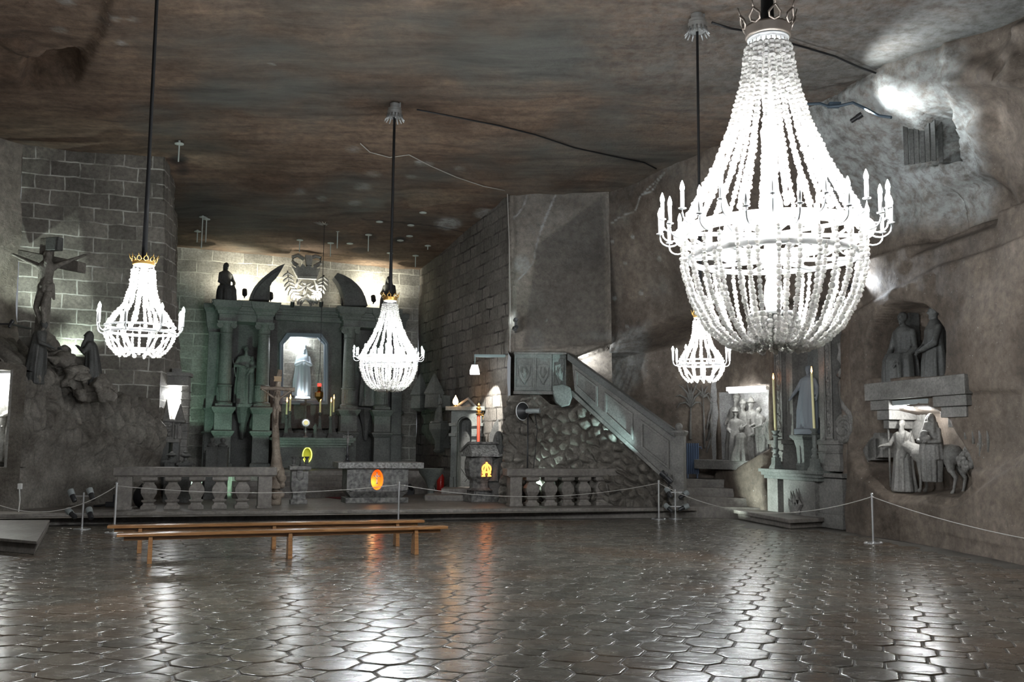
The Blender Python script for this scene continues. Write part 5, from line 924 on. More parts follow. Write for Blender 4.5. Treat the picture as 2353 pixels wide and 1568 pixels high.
# right lower pedestal and table return
x2, x3 = sx(1877, .12, 1130), sx(1943, .12, 1130); m = MB(); m.box(x2, x3-.12, .12, .9, 0, sz(1100, 1910, .12)); m.box(x2, x3-.02, .04, .9, sz(1098, 1910, .1), sz(1088, 1910, .1)); m.box(x2, x3-.06, .06, .9, 0, .32); m.build('side_pedestal', M_carve, t, bevel=.012)
def pedestal(pa, pb, y): xa, xb = sx(pa, y, 1040), sx(pb, y, 1040); m = MB(); z0, z1 = ztt, sz(1012, (pa+pb)/2, y); m.box(xa, xb, y, .8, z0, z1); m.box(xa-.05, xb+.05, y-.05, .8, z1-.1, z1); m.box(xa-.03, xb+.03, y-.03, .8, z1-.3, z1-.26); m.box(xa-.04, xb+.04, y-.04, .8, z0, z0+.12); m.build('pilaster_pedestal', M_carve, t, bevel=.01); return z1
z1 = pedestal(1770, 1800, .2); z1b = pedestal(1880, 1928, .2); ZT = sz(760, 1850, .2)
def pil(pa, pb, y, carved):
    xa, xb = sx(pa, y), sx(pb, y); m = MB(); m.box(xa, xb, y, .8, z1, ZT); m.build('pilaster', M_carve, t, bevel=.008)
    if carved:
        m = MB(); c = (xa+xb)/2; h = z1+.15; m.strip([(xa+.04, z1+.08), (xb-.04, z1+.08), (xb-.04, ZT), (xa+.04, ZT)], [(xa, z1+.03), (xb, z1+.03), (xb, ZT), (xa, ZT)], y-.03, y+.01)
        w = (xb-xa)*.27; zz = np.linspace(z1+.15, ZT-.1, 60); m.tube([(c+w*.8*math.sin(z*9), y-.01, z) for z in zz], .018, 5); m.tube([(c-w*.8*math.sin(z*9), y-.01, z) for z in zz], .014, 5); 
        for k in range(14): z = z1+.25+k*(ZT-z1-.4)/14; m.ell((c, y-.01, z), (w*.5, .025, .05), 6, 5)
        m.build('vine_carving', M_carve, t, True)
pil(1783, 1799, .2, True); pil(1897, 1914, .2, True); pil(1808, 1822, .3, False); pil(1883, 1894, .3, False)
m = MB(); m.box(sx(1799, .75), sx(1900, .75), .75, .85, z1, ZT); 
for px, py in ((1826, 875), (1827, 897), (1828, 941), (1830, 963), (1827, 850), (1838, 820), (1850, 815), (1829, 984)):
    x, z = SH.at(px, py, .74); m.M = T((x, .74, z), 0, 1, R(90)); m.lathe([(.045, 0), (.02, .02)], n=10); m.M = None
m.build('starred_niche_back', M_carved, t)
m = MB(); xm, w_ = (sx(1822, .3)+sx(1883, .3))/2, (sx(1883, .3)-sx(1822, .3))/2; zr = sz(822, 1850, .3); arc = [(xm+w_*math.cos(a), zr+w_*math.sin(a)) for a in np.linspace(math.pi, 0, 14)]; m.strip(arc+[(xm+w_, ZT+.3)], [(xm-w_-.01, ZT+.3)]*1+[(xm+(w_+.0)*math.cos(a)*1.0, ZT+.3) for a in np.linspace(math.pi, 0, 13)]+[(xm+w_, ZT+.31)], .3, .8, closed=False); m.build('niche_arch', M_carve, t)
def volute(px0, pts, spiral, r, y=.3):
    m = MB(); q = [(SH.at(a, b, y)[0], y, SH.at(a, b, y)[1]) for a, b in pts]; m.tube(q, r, 8); c = SH.at(*spiral, y); sp = [(c[0]+k*math.cos(a)*s_, y-.03, c[1]+k*math.sin(a)) for a, k, s_ in [(-1.5+i*.35, .30*(1-i/34.), 1.2) for i in range(30)]]; m.tube(sp, .05, 6); m.M = T((c[0], y, c[1]), 0, 1, R(90)); m.lathe([(.34, -.12), (.34, .03), (.30, .05)], n=20); m.M = None; m.build('scroll', M_carve, t, True)
volute(0, [(1932, 790), (1936, 805), (1932, 825), (1938, 850), (1930, 865), (1934, 880), (1936, 905), (1942, 935), (1955, 950), (1960, 975)], (1941, 985), .09); volute(0, [(1778, 930), (1774, 950), (1768, 965)], (1774, 987), .05, .35)
x, y_ = (sx(1822, .3)+sx(1868, .3))/2, .12; zc0, zc1 = ztt+.0, sz(1000, 1845, y_); m = MB(); m.sqlathe([(.16, zc0), (.17, zc0+.1), (.14, zc0+.2), (.16, zc1-.3), (.20, zc1-.12), (.27, zc1-.05), (.27, zc1)], (x+.05, y_+.2, 0)); [m.tube([(x+.05, y_+.03, zc1-.25), (x+.05+.1*math.sin(a), y_+.03, zc1-.25+.14*math.cos(a))], .014, 4) for a in np.linspace(-1.3, 1.3, 7)]; m.box(x+.02, x+.08, y_+.02, y_+.08, zc0+.15, zc1-.25); m.build('console', M_green, t, bevel=.008)
m = MB(); stand(m, 1.5, arms=[((-.32, -.06, 1.1), (-.42, -.16, .9)), ((.3, 0, 1.12), (.3, -.1, .9))], hood=False, hair='long', seed=21, cloak=True, lean=(.05, 0)); m.sqlathe([(.25, -.14), (.25, 0)]); o = m.remesh('saint_statue', simple('blue grey painted salt', (.16, .18, .20), .6), None, .016); zS = zc1+.15; put(o, SH.w(x+.1, y_+.25, zS), SH.a+R(30)); tag(o, 'robed standing saint in the starred niche of the right side altar', 'statue')
for px, yb, yt, lab in ((1779, 873, 990, 'left'), (1868, 858, 985, 'right')):
    y = .0; xx, zt9 = SH.at(px+3, yb+117 if lab == 'left' else 985, y); m = MB(); h = zt9-ztt; m.sqlathe([(.13, 0), (.12, .05), (.085, .12), (.08, .28)]); m.lathe([(.07, .28), (.09, .33), (.05, .38), (.08, .48), (.05, .52), (.055, h-.16), (.09, h-.13), (.05, h-.09), (.10, h-.02), (.10, h)], n=14)
    o = m.build('candlestick', M_green, None, 35); put(o, SH.w(xx, y, ztt), SH.a); tag(o, f'tall turned stone candlestick on the side altar table, {lab} one', 'candlestick', 'side altar candlesticks')
    candle_thing(xx, y, zt9, SH.at(px, yb, y)[1]-zt9, .032, f'long thin yellow candle on the {lab} candlestick of the side altar', SH, lean=-.03, group='side altar candles')
m = MB(); e = [hz(1686, 1192, 0), hz(1815, 1217, 0), hz(1908, 1212, 0)]; e = [(p[0], p[1]) for p in e]; e = e+[(8.3, 23.2), (7.0, 25.0)]
for z0, z1_, k in ((0, .13, .07), (.13, .22, 0)):
    cx = sum(p[0] for p in e)/5; cy = sum(p[1] for p in e)/5; q_ = [(p[0]+(cx-p[0])*k, p[1]+(cy-p[1])*k) for p in e]; n = 5; m.add([(a, b, z0) for a, b in q_]+[(a, b, z1_) for a, b in q_], [tuple(range(n-1, -1, -1)), tuple(range(n, 2*n))]+[(i, (i+1) % n, n+(i+1) % n, n+i) for i in range(n)])
struct(m.build('floor_altar_platform', M_stage, bevel=.01))
# ================================================================ RELIEF OF THE DONKEY, AND THE NICHE ABOVE
def wallpt(px, py, off):      # a point in front of (off>0) the right wall line
    best = None
    for Y in np.arange(15, 22, .02):
        p = P(px, py, Y)
        if p[0] > right_x(Y)-off: return p
    return p
DR = Frame(7.52, 21.1, math.degrees(math.atan2(17.9-21.1, 8.17-7.52)))
# local frame follows the wall: x towards the camera along the wall, y into the wall
def rel(name, mesh, px, py, y, rz, mat, parent, vox=.014): x, z = DR.at(px, py, y); o = mesh.remesh(name, mat, parent, vox); o.location = (x, y, z); o.rotation_euler = (0, 0, rz); return o
t = thing('flight_relief', 'deep lit relief of a bearded man leading a donkey ridden by a veiled woman', 'relief', (DR.o[0], DR.o[1], 0), DR.a)
Hs = DR.at(2080, 965, .1)[1]-DR.at(2080, 1130, .1)[1]; k = Hs/1.75
m = MB(); stand(m, Hs, arms=[((-.3, -.1, 1.15), (-.38, -.32, 1.12)), ((.3, -.05, 1.12), (.34, -.25, .98))], beard=.9, seed=31, wide=1.1, cloak=False, lean=(0, -.03)); rel('bearded_man', m, 2080, 1131, .12, R(30), M_carve, t)
m = MB(); x, z = DR.at(2047, 1120, -.05); m.tube([(x, -.05, z), (x-.02, -.05, z+1.35), (x+.02, -.06, z+1.5), (x+.1, -.06, z+1.53), (x+.14, -.06, z+1.45)], .022, 7); m.build('staff', M_carve, t, True)
def donkey():
    m = MB()
    for a, b, ra, rb in (((.62, 0, 1.0), (-.45, 0, 1.0), .27, .25), ((.62, 0, .98), (.1, 0, .92), .28, .27), ((-.5, 0, 1.05), (-.95, 0, 1.22), .20, .14), ((-.95, 0, 1.24), (-1.1, -.02, .80), .12, .075), ((-1.05, -.02, .95), (-1.13, -.02, .72), .10, .07)): m.cap(a, b, ra, rb, 14)
    for x, y in ((-.42, .12), (-.38, -.12)): m.cap((x, y, .9), (x+.02, y, .48), .11, .06); m.cap((x+.02, y, .48), (x, y, .10), .05, .035); m.cap((x, y, .10), (x-.05, y, .03), .04, .055)
    for x, y in ((.68, .13), (.62, -.13)): m.cap((x, y, .92), (x+.03, y, .62), .17, .10); m.cap((x+.03, y, .62), (x+.18, y, .42), .085, .055); m.cap((x+.18, y, .42), (x+.10, y, .10), .05, .036); m.cap((x+.10, y, .10), (x+.05, y, .03), .04, .055)
    for s_ in (-1, 1): m.cap((-.93, s_*.07, 1.32), (-.86, s_*.10, 1.62), .05, .015)
    m.cap((.88, 0, 1.05), (.98, 0, .55), .04, .05); return m
m = donkey(); m2 = MB(); m2.M = T((0, 0, 0), 0, Hs/1.9); [m2.add(v, []) for v in []]
o = rel('donkey', m, 2150, 1133, .2, R(10), M_carve, t, .018); o.scale = (Hs/1.95,)*3
m = MB(); robe(m, [(.22, .20, -.75, 1), (.24, .22, -.4, 1), (.26, .26, 0, .6), (.2, .17, .35, .4), (.2, .15, .5, .1), (.08, .08, .64, 0)], 8); arm(m, (-.19, 0, .52), (-.27, -.12, .25), (-.05, -.28, .25)); arm(m, (.19, 0, .52), (.27, -.12, .25), (.05, -.28, .22)); head(m, (0, -.02, .78), 1., R(-12), 0, 0, True); robe(m, [(.32, .22, -.2, .6), (.27, .2, .3, .4), (.16, .13, .72, 0)], 3, lean=(0, .0)); m.ell((-.03, -.26, .42), (.1, .09, .1)); m.ell((0, -.28, .32), (.16, .09, .09))
xw, zw = DR.at(2152, 1040, .1); o = m.remesh('veiled_woman_with_child', M_carve, t, .016); o.location = (xw, .0, DR.at(2152, 1133, .2)[1]+.98*Hs/1.95*1.10); o.scale = (Hs/1.85,)*3; o.rotation_euler = (0, 0, R(25))
# town, ground and far trees in lower relief
m = MB(); x, z = DR.at(2122, 1010, .5); m.box(x-.35, x+.35, .42, .7, z, z+.35); m.box(x-.25, x+.25, .44, .7, z+.35, z+.62); m.lathe([(.2, 0), (.2, .1), (.15, .2), (.03, .28), (.01, .36)], (x, .55, z+.62), 12); [m.box(x-.22+i*.12, x-.17+i*.12, .42, .45, z+.38, z+.58) for i in range(4)]; m.build('domed_temple', M_carve, t, bevel=.005)
m = MB()
for i in range(13):
    px = 1955+i*5.6; py = 1035-i*2.2-(i % 3)*3; x, z = DR.at(px, py+10, .0); m.box(x-.12, x+.12, -.03, .3, z-.3, z+.10+.08*(i % 2))
m.build('walled_town', M_carve, t, bevel=.006)
m = MB()
for px, y0, y1 in ((2257, 1072, 900), (2222, 1010, 935), (2240, 1020, 940), (2275, 1040, 950)):
    a = DR.at(px, y0, -.08); b = DR.at(px-6, y1, -.08); m.tube([(a[0], -.10, a[1]), (b[0], -.08, b[1])], .035 if px == 2257 else .03, 7)
x, z = DR.at(2250, 897, -.08)
for a in np.linspace(-2.4, 2.4, 9): m.tube([(x, -.1, z), (x+.35*math.sin(a), -.12, z+.25*math.cos(a)+.05), (x+.75*math.sin(a), -.08, z+.35*math.cos(a)-.12)], [.035, .04, .01], 6)
m.build('palm_trees', M_carve, t, True)
m = MB(); rng = random.Random(5)
for i in range(46): px = rng.uniform(2205, 2290); py = rng.uniform(1030, 1070)-(px-2205)*.15+rng.uniform(0, 18); x, z = DR.at(px, py, -.04); m.ell((x, -.05, z), (rng.uniform(.05, .12), .06, rng.uniform(.05, .1)), 7, 5)
m.build('low_bushes', M_carve, t, True)
# fluorescent light under the shelf
a = DR.at(2032, 934, -.05); b = DR.at(2148, 934, -.05); zl = .5*(a[1]+b[1]); tl = thing('tube_light', 'white fluorescent light under the stone shelf above the donkey relief', 'light', (DR.o[0], DR.o[1], 0), DR.a)
m = MB(); m.box(a[0], b[0], -.2, -.1, zl+.02, zl+.12); m.build('housing', M_grey, tl, bevel=.01); m = MB(); m.tube([(a[0]+.02, -.13, zl), (b[0]-.02, -.13, zl)], .035, 8); m.build('tube', M_tube, tl, True)
for f_ in (.2, .5, .8): point(tl, (a[0]+(b[0]-a[0])*f_, -.06, zl-.1), 4.5, (.97, 1, 1), .05)
# shelf
t = thing('stone_shelf', 'heavy projecting stone shelf with stepped brackets under the upper niche', 'shelf', (DR.o[0], DR.o[1], 0), DR.a)
xa, zt9 = DR.at(1985, 880, -.35); xb = DR.at(2215, 868, -.35)[0]; zA = DR.at(2090, 872, -.35)[1]; th = .36; m = MB(); m.box(xa, xb, -.35, .9, zA-th, zA); m.build('shelf_slab', M_carve, t, bevel=.015)
for x0_, x1_ in ((xa+.1, xa+.75), (xb-1.0, xb-.06)):
    m = MB(); m.box(x0_, x1_, -.28, .5, zA-th-.2, zA-th); m.box(x0_+.1, x1_-.12, -.2, .5, zA-th-.40, zA-th-.2); m.box(x0_+.2, x1_-.25, -.12, .5, zA-th-.58, zA-th-.40); m.build('bracket', M_carve, t, bevel=.012)
m = MB(); seatfig(m, 1.5, seed=41, arms=[((-.28, -.05, 1.05), (-.2, -.3, .75)), ((.28, -.05, 1.05), (.15, -.35, .8))]); x, z = DR.at(2075, 860, .25); o = m.remesh('seated_statue', M_statue, None, .016); put(o, DR.w(x, .22, zA), DR.a+R(15)); tag(o, 'dark seated robed figure in the upper right niche with a post behind', 'statue')
m = MB(); m.M = T((0, 0, 0), 0, 1); robe(m, [(.26, .24, 0, .8), (.25, .22, .3, .8), (.22, .17, .6, .5), (.23, .16, .85, .2), (.08, .08, 1.02, 0)], 17); arm(m, (-.2, 0, .88), (-.3, -.1, .6), (-.1, -.25, .5)); arm(m, (.2, 0, .88), (.3, -.1, .6), (.1, -.25, .5)); head(m, (0, 0, 1.15)); o = m.remesh('kneeling_statue', M_statue, None, .016); x, z = DR.at(2152, 860, .2); put(o, DR.w(x, .2, zA), DR.a-R(20)); o.scale = (1.15,)*3; tag(o, 'dark kneeling figure at the right side of the upper right niche', 'statue')
m = MB(); x, z = DR.at(2076, 720, .45); m.sqlathe([(.13, 0), (.12, z-zA)]); o = m.build('stone_post', M_statue, None, bevel=.01); put(o, DR.w(x, .62, zA), DR.a); tag(o, 'square stone post rising behind the seated niche figure', 'post')
# window opening: dark boards inside the recess; blue-white lamp below the ceiling; cables
hp, hn = whit(2118, 310); vd = Vector(ray(2118, 310)).normalized(); p0 = hp-vd*.15; k_ = (p0.y)/2150; m = MB(); [m.box((-42+i*12)*k_, (-31+i*12)*k_, (i % 2)*.03, .05+(i % 2)*.03, -66*k_, 66*k_) for i in range(6)]; m.box(30*k_, 40*k_, .2, .25, -66*k_, 66*k_); o = m.build('board_shutter', M_carved, None, bevel=.01); put(o, tuple(p0), math.atan2(-vd.x, vd.y)-R(12)); tag(o, 'dark vertical boards closing the square opening high on the right', 'shutter')
spotlamp('small lamp fixed near the ceiling brightening the white rock', tuple(whit(2036, 262)[0]+Vector((-.75, -.45, -.25))), tuple(whit(2100, 185)[0]), en=60, col=(.88, .96, 1), size=130, s=.7)
spotlamp('small lamp resting on the rock ledge right of the largest chandelier', tuple(whit(1968, 668)[0]+Vector((-.2, -.15, .05))), tuple(whit(2020, 625)[0]), en=14, col=(.8, .9, 1), size=120, s=.7)
# ================================================================ CRUCIFIXION SCENE ON THE LEFT
def Pz(px, py, Y): return P(px, py, Y)
Yc = 22.0; pc = P(90, 760, Yc); Sc = Yc/2150
t = thing('wall_crucifix', 'large stone crucifix leaning from the left wall above the rock ledge', 'crucifix', (pc[0], Yc, pc[2]), R(-14))
zz = lambda py: P(100, py, Yc)[2]-pc[2]; xx = lambda px: (px-90)*Sc*1.03
m = MB(); m.box(xx(72), xx(92), .05, .32, zz(830), zz(545)); m.M = None; m.build('upright', M_mound, t, bevel=.02)
m = MB(); m.add([(xx(18), .0, zz(598)), (xx(182), .0, zz(628)), (xx(182), .28, zz(628)), (xx(18), .28, zz(598)), (xx(18), .0, zz(570)), (xx(182), .0, zz(604)), (xx(182), .28, zz(604)), (xx(18), .28, zz(570))], [(0, 3, 2, 1), (4, 5, 6, 7), (0, 1, 5, 4), (1, 2, 6, 5), (2, 3, 7, 6), (3, 0, 4, 7)]); m.build('cross_beam', M_mound, t, bevel=.02)
m = MB(); m.box(xx(90), xx(124), .02, .2, zz(575), zz(545)); m.build('title_board', M_carved, t, bevel=.015)
m = MB(); hC = (zz(592)-zz(765))*1.12; m.M = T((xx(112), -.14, zz(768)), R(14)); corpus(m, hC, .14, .16); m.remesh('crucified_figure', M_mound, t, .016)
def mourner(px, pyb, pyt, Y, rz, label, mat=M_statue, **k):
    a, b = P(px, pyb, Y), P(px, pyt, Y); m = MB(); stand(m, b[2]-a[2], **k); o = m.remesh('mourning_statue', mat, None, .018); put(o, (a[0], Y, a[2]), rz); return tag(o, label, 'statue')
mourner(78, 884, 736, 21.75, R(95), 'dark cloaked standing man with arms held forward, at left below the wall crucifix', arms=[((-.3, -.12, 1.12), (-.22, -.4, 1.0)), ((.3, -.14, 1.12), (.2, -.42, 1.02))], seed=51, cloak=True, lean=(0, -.12), hair='short')
mourner(212, 903, 764, 22.75, R(-70), 'dark robed woman with clasped hands standing on the right of the rock ledge', arms=[((-.26, -.16, 1.14), (-.05, -.32, 1.3)), ((.26, -.16, 1.14), (.05, -.32, 1.3))], seed=52, cloak=True, lean=(0, -.16), hood=True, tilt=R(-15))
a_ = P(110, 850, 22.2); m = MB(); rng = random.Random(9)
for i in range(46): q_ = P(rng.uniform(75, 235), 0, 22.5); u_ = rng.random(); px = 75+165*u_; top = np.interp(px, [75, 120, 170, 235], [835, 808, 835, 885]); p = P(px, rng.uniform(top, 905), rng.uniform(22.3, 22.9)) if px > 100 else P(px+30, 890, 22.8); m.ell(p, (rng.uniform(.14, .34), rng.uniform(.14, .3), rng.uniform(.08, .18)), 8, 6, Matrix.Rotation(rng.random()*3, 3, 'Y') @ Matrix.Rotation(rng.random(), 3, 'X'))
o = m.remesh('rock_heap', M_mound, None, .035, 0, .22, 3.5); tag(o, 'heap of rough rocks between the two mourning statues', 'rock', kind='stuff')
m = MB(); a, b = P(84, 812, 21.9), P(130, 832, 22.2); m.tube([a, b], [.07, .10], 8); m.ell(P(108, 790, 22.0), (.28, .18, .22), 10, 8); o = m.remesh('leaning_boulder', M_mound, None, .03, 1, .12, 4); tag(o, 'boulder and log before the hands of the cloaked man', 'rock')
spotlamp('small floor lamp behind the rocks, washing the wall pale green', tuple(P(152, 850, 22.95)), tuple(P(150, 700, 23.3)), en=22, col=(.8, 1, .88), size=130, s=.7)
spotlamp('small lamp behind the left end of the ledge, lighting the corner rock', tuple(P(25, 745, 21.7)), tuple(P(110, 600, 22.6)), en=34, col=(.85, 1, .92), size=110, s=.6)
spb = bpy.data.objects['spotlight.006']; m = MB(); m.box(-.02, .02, 0, .9, -.02, .02); m.box(-.5, 0, -.02, .02, -.02, .02); m.build('bracket', M_blk, spb)
# lit relief niche at the picture's left edge
x0 = P(58, 900, 20.9); t = thing('wall_relief', 'brightly lit framed wall relief cut by the left edge of view', 'relief', (-12.4, 20.9, 0), 0)
zt1, zb1 = P(20, 850, 20.9)[2], P(20, 1075, 20.9)[2]; xr = x0[0]+12.4; ld = .9
m = MB(); m.box(-.3, xr, .0, 1.1, 0, zb1); m.box(-.3, xr, .0, 1.1, zt1, zt1+.55); m.box(xr-.30, xr, .0, 1.1, zb1, zt1); m.box(-.3, xr, .7, 1.1, zb1, zt1); o = m.build('rock_frame', M_mound, t)
for v in o.data.vertices:
    if v.co.z > zt1+.5: v.co.z = zt1+(.06 if v.co.x > 0 else .45)
    if abs(v.co.x-xr) < .01: v.co.x -= v.co.y*.8
m = MB(); m.box(-.3, xr-.30, .55, .72, zb1, zt1); m.box(xr-.36, xr-.3, .0, .6, zb1, zt1); m.build('relief_back', M_carvelit, t)
for i, (dx, hh_, s_) in enumerate(((.25, 1.5, 1), (.75, 1.75, 2), (1.05, 1.2, 3))): m = MB(); m.M = T((dx, .45, zb1+.1*i)); stand(m, hh_, seed=60+i, beard=.4*i, cloak=True); m.remesh('carved_figure', M_carvelit, t, .022)
tl = thing('tube_light', 'fluorescent light at the top of the relief at the left edge', 'light', (-12.4, 20.9, 0)); m = MB(); m.box(.0, xr-.35, .05, .13, zt1-.08, zt1-.01); m.build('housing', M_white, tl); m = MB(); m.tube([(.05, .12, zt1-.12), (xr-.4, .12, zt1-.12)], .025, 6); m.build('tube', M_tube, tl, True)
point(tl, (.6, .2, zt1-.25), 16, (.97, 1, .97)); point(tl, (1.1, .2, zt1-.25), 9, (.97, 1, .97))
# ================================================================ LEFT PORTAL, GREEN LAMP, STONE SEAT
PT = Frame(P(365, 1000, 24.9)[0], 24.9, 12); q = lambda px, py, y=0: PT.at(px, py, y); t = thing('stone_portal', 'small stone shrine with a white-lit arched recess and two pointed pinnacles', 'shrine', (PT.o[0], PT.o[1], 0), PT.a)
m = MB(); xl_, xr_ = q(366, 900)[0], q(432, 900)[0]; m.box(xl_, xr_, -.05, .5, q(400, 886)[1], q(400, 862)[1]); m.box(xl_-.04, xr_+.05, -.12, .55, q(400, 865)[1], q(400, 856)[1]); m.box(xl_+.3, xl_+.5, -.05, .4, q(400, 858)[1], q(400, 847)[1]); m.build('lintel', M_carve, t, bevel=.012)
m = MB(); m.box(xl_, xl_+.07, 0, .5, .25, q(400, 886)[1]); m.box(xr_-.2, xr_, .25, .6, .25, q(400, 886)[1])
for i in range(9): z = q(430, 900+i*18, .2)[1]; m.box(xr_-.22, xr_+.02, .22, .62, z-.02, z+.015)
m.build('jamb', M_carve, t, bevel=.01)
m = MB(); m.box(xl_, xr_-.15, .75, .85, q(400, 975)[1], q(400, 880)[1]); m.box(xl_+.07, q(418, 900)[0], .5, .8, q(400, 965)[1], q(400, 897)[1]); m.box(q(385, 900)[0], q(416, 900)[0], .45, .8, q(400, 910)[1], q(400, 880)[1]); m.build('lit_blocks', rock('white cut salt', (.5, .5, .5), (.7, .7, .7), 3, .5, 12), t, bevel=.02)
point(t, (q(395, 900)[0], .25, q(395, 905)[1]), 6, (.97, 1, 1), .05); point(t, (q(410, 940)[0], .3, q(395, 940)[1]), 4, (.97, 1, 1), .05)
for px, y0, y1, w_ in ((379, 963, 915, .13), (412, 966, 928, .13)): x, z = q(px, y0, -.05); m = MB(); m.sqlathe([(w_*1.1, -.06), (w_*1.1, 0), (w_*.9, .02), (.01, q(px, y1, -.05)[1]-z)], (x, .05, z)); m.build('pinnacle', M_carve, t, 30)
m = MB(); m.box(xl_, q(400, 990)[0], .0, .6, q(380, 1010)[1], q(380, 963)[1]); m.strip([(xl_+.06, q(380, 1005)[1]), (q(397, 990)[0], q(380, 1005)[1]), (q(397, 990)[0], q(380, 970)[1]), (xl_+.06, q(380, 970)[1])], [(xl_, q(380, 1010)[1]), (q(400, 990)[0], q(380, 1010)[1]), (q(400, 990)[0], q(380, 965)[1]), (xl_, q(380, 965)[1])], -.05, .01); [m.ell((xl_+.12+.09*(i % 3), 0, q(380, 1000)[1]+.12*(i//3)), .05, 6, 5) for i in range(9)]; m.box(xl_-.03, q(414, 990)[0], -.08, .6, q(380, 1017)[1], q(380, 1009)[1]); m.build('relief_panel', M_carve, t, bevel=.006)
m = MB(); m.box(xl_, xl_+.3, .0, .6, .25, q(380, 1016)[1]); m.box(q(400, 990)[0]-.02, q(413, 990)[0], -.02, .5, .25, q(380, 1016)[1]); m.box(xl_, q(413, 990)[0], -.1, .5, .25, .42); m.build('base', M_carved, t, bevel=.01)
m = MB(); stand(m, .62, seed=70, hood=True, cloak=True); o = m.remesh('small_statue', M_carve, None, .010); x, z = q(406, 1012, -.02); put(o, PT.w(x, .1, q(380, 1009)[1]+.0), PT.a); tag(o, 'small cloaked figure on the ledge of the left shrine', 'statue')
for px, yb, yt, lab in ((394, 1058, 1038, 'left'), (426, 1064, 1036, 'right')):
    Yu = 24.3; a, b = P(px, yb, Yu), P(px, yt, Yu); h = b[2]-a[2]; m = MB(); m.lathe([(.10, 0), (.10, .03), (.05, .06), (.04, h*.4), (.14, h*.55), (.12, h*.7), (.05, h*.78), (.06, h*.86), (.01, h)], n=14); m.sqlathe([(.17, -.06), (.17, 0)]); m.sqlathe([(.13, .25-a[2]), (.13, -.05)]); o = m.build('stone_urn', M_carved, None, 40); put(o, tuple(a)); tag(o, f'dark lidded stone urn on a post, {lab} one of the pair by the left shrine', 'urn', 'urns by the left shrine')
t = spotlamp('small floor lamp behind the left shrine giving green light', (P(428, 1050, 25.9)[0], 25.9, .6), (P(480, 1030, 28.5)[0], 28.5, 1.0), en=55, col=(.55, 1, .75), size=130, s=.8); m = MB(); m.box(-.1, .1, -.08, .08, -.35, -.05); m.build('lamp_base', M_blk, t)
t = spotlamp('small floor lamp at the foot of the high altar steps, left', (P(470, 1085, 27.0)[0], 27.0, .5), (A.w(-2.2, 0, 2.4)), en=42, col=(.78, 1, .92), size=100, s=.8); m = MB(); m.box(-.1, .1, -.08, .08, -.25, -.05); m.build('lamp_base', M_blk, t)
t = spotlamp('small floor lamp right of the altar steps with pale green light', (P(945, 1090, 29.)[0], 29., .45), (A.w(2.6, .2, 2.4)), en=60, col=(.75, 1, .94), size=120, s=.8); m = MB(); m.box(-.1, .1, -.08, .08, -.2, -.05); m.build('lamp_base', M_blk, t)
ST = Frame(P(470, 1060, 25.6)[0], 25.6, 14); q = lambda px, py, y=0: ST.at(px, py, y); t = thing('choir_bench', 'dark stone double seat with two ball finials before the left column plinths', 'seat', (ST.o[0], ST.o[1], .25), ST.a)
zt_ = q(490, 1028)[1]-.25
for px, y in ((487, 0), (511, .1)): x = q(px, 1040, y)[0]; m = MB(); m.sqlathe([(.17, 0), (.17, .1), (.15, .14), (.15, zt_-.05), (.18, zt_)], (x, y, 0)); m.lathe([(.12, 0), (.14, .05), (.09, .09), (.04, .11), (.06, .14)], (x, y, zt_), 14); m.ell((x, y, zt_+.19), .07, 12, 8); m.build('seat_post', M_carved, t, 35, .006)
x0_, x1_ = q(468, 1050, .3)[0], q(524, 1050, .3)[0]; m = MB(); m.box(x0_, x0_+.16, .1, .7, 0, zt_-.15); m.box(x1_-.1, x1_, .1, .7, 0, zt_-.1); m.box(x0_, x1_, .6, .7, 0, zt_-.1); [m.box(q(501, 1050)[0]+i*.09, q(501, 1050)[0]+i*.09+.04, .02, .08, .2, zt_-.15) for i in range(3)]; m.box(x0_, x1_, .1, .6, 0, .45); m.build('seat_body', M_carved, t, bevel=.01)
# black bag and small case behind the left balustrade
a = hz(315, 1168, .25); m = MB(); m.ell((0, 0, .24), (.21, .15, .26), 14, 9); m.ell((.1, -.1, .13), (.12, .09, .12)); m.tube([(-.1, 0, .45), (0, 0, .56), (.1, 0, .45)], .02, 6); o = m.remesh('black_bag', M_black, None, .02); put(o, (a[0], a[1]+.25, .25)); tag(o, 'black bag standing behind the left balustrade post', 'bag')
a = hz(256, 1166, .25); m = MB(); m.box(-.16, .08, -.1, .1, 0, .12); m.box(.0, .16, -.08, .08, 0, .30); m.lathe([(.05, 0), (.05, .12)], (.1, 0, .28), 10); m.tube([(-.14, 0, .05), (-.3, 0, .03), (-.45, .05, .02)], .03, 6); o = m.build('floor_projector', M_blk, None, bevel=.01); put(o, (a[0], a[1]+.1, .25), R(10)); tag(o, 'small black device with cable on the platform left of the balustrade', 'projector')
a, b, c = hz(708, 1139, .25), hz(790, 1149, .25), hz(790, 1137, .25); m = MB(); m.add([(*p[:2], .252) for p in (a, b, (c[0]+1, c[1]), (c[0]-.2, c[1]+.1))]+[(*p[:2], .265) for p in (a, b, (c[0]+1, c[1]), (c[0]-.2, c[1]+.1))], [(0, 3, 2, 1), (4, 5, 6, 7), (0, 1, 5, 4), (1, 2, 6, 5), (2, 3, 7, 6), (3, 0, 4, 7)]); o = m.build('red_carpet', M_carpet, None); tag(o, 'dark red carpet lying left of the altar table', 'carpet')
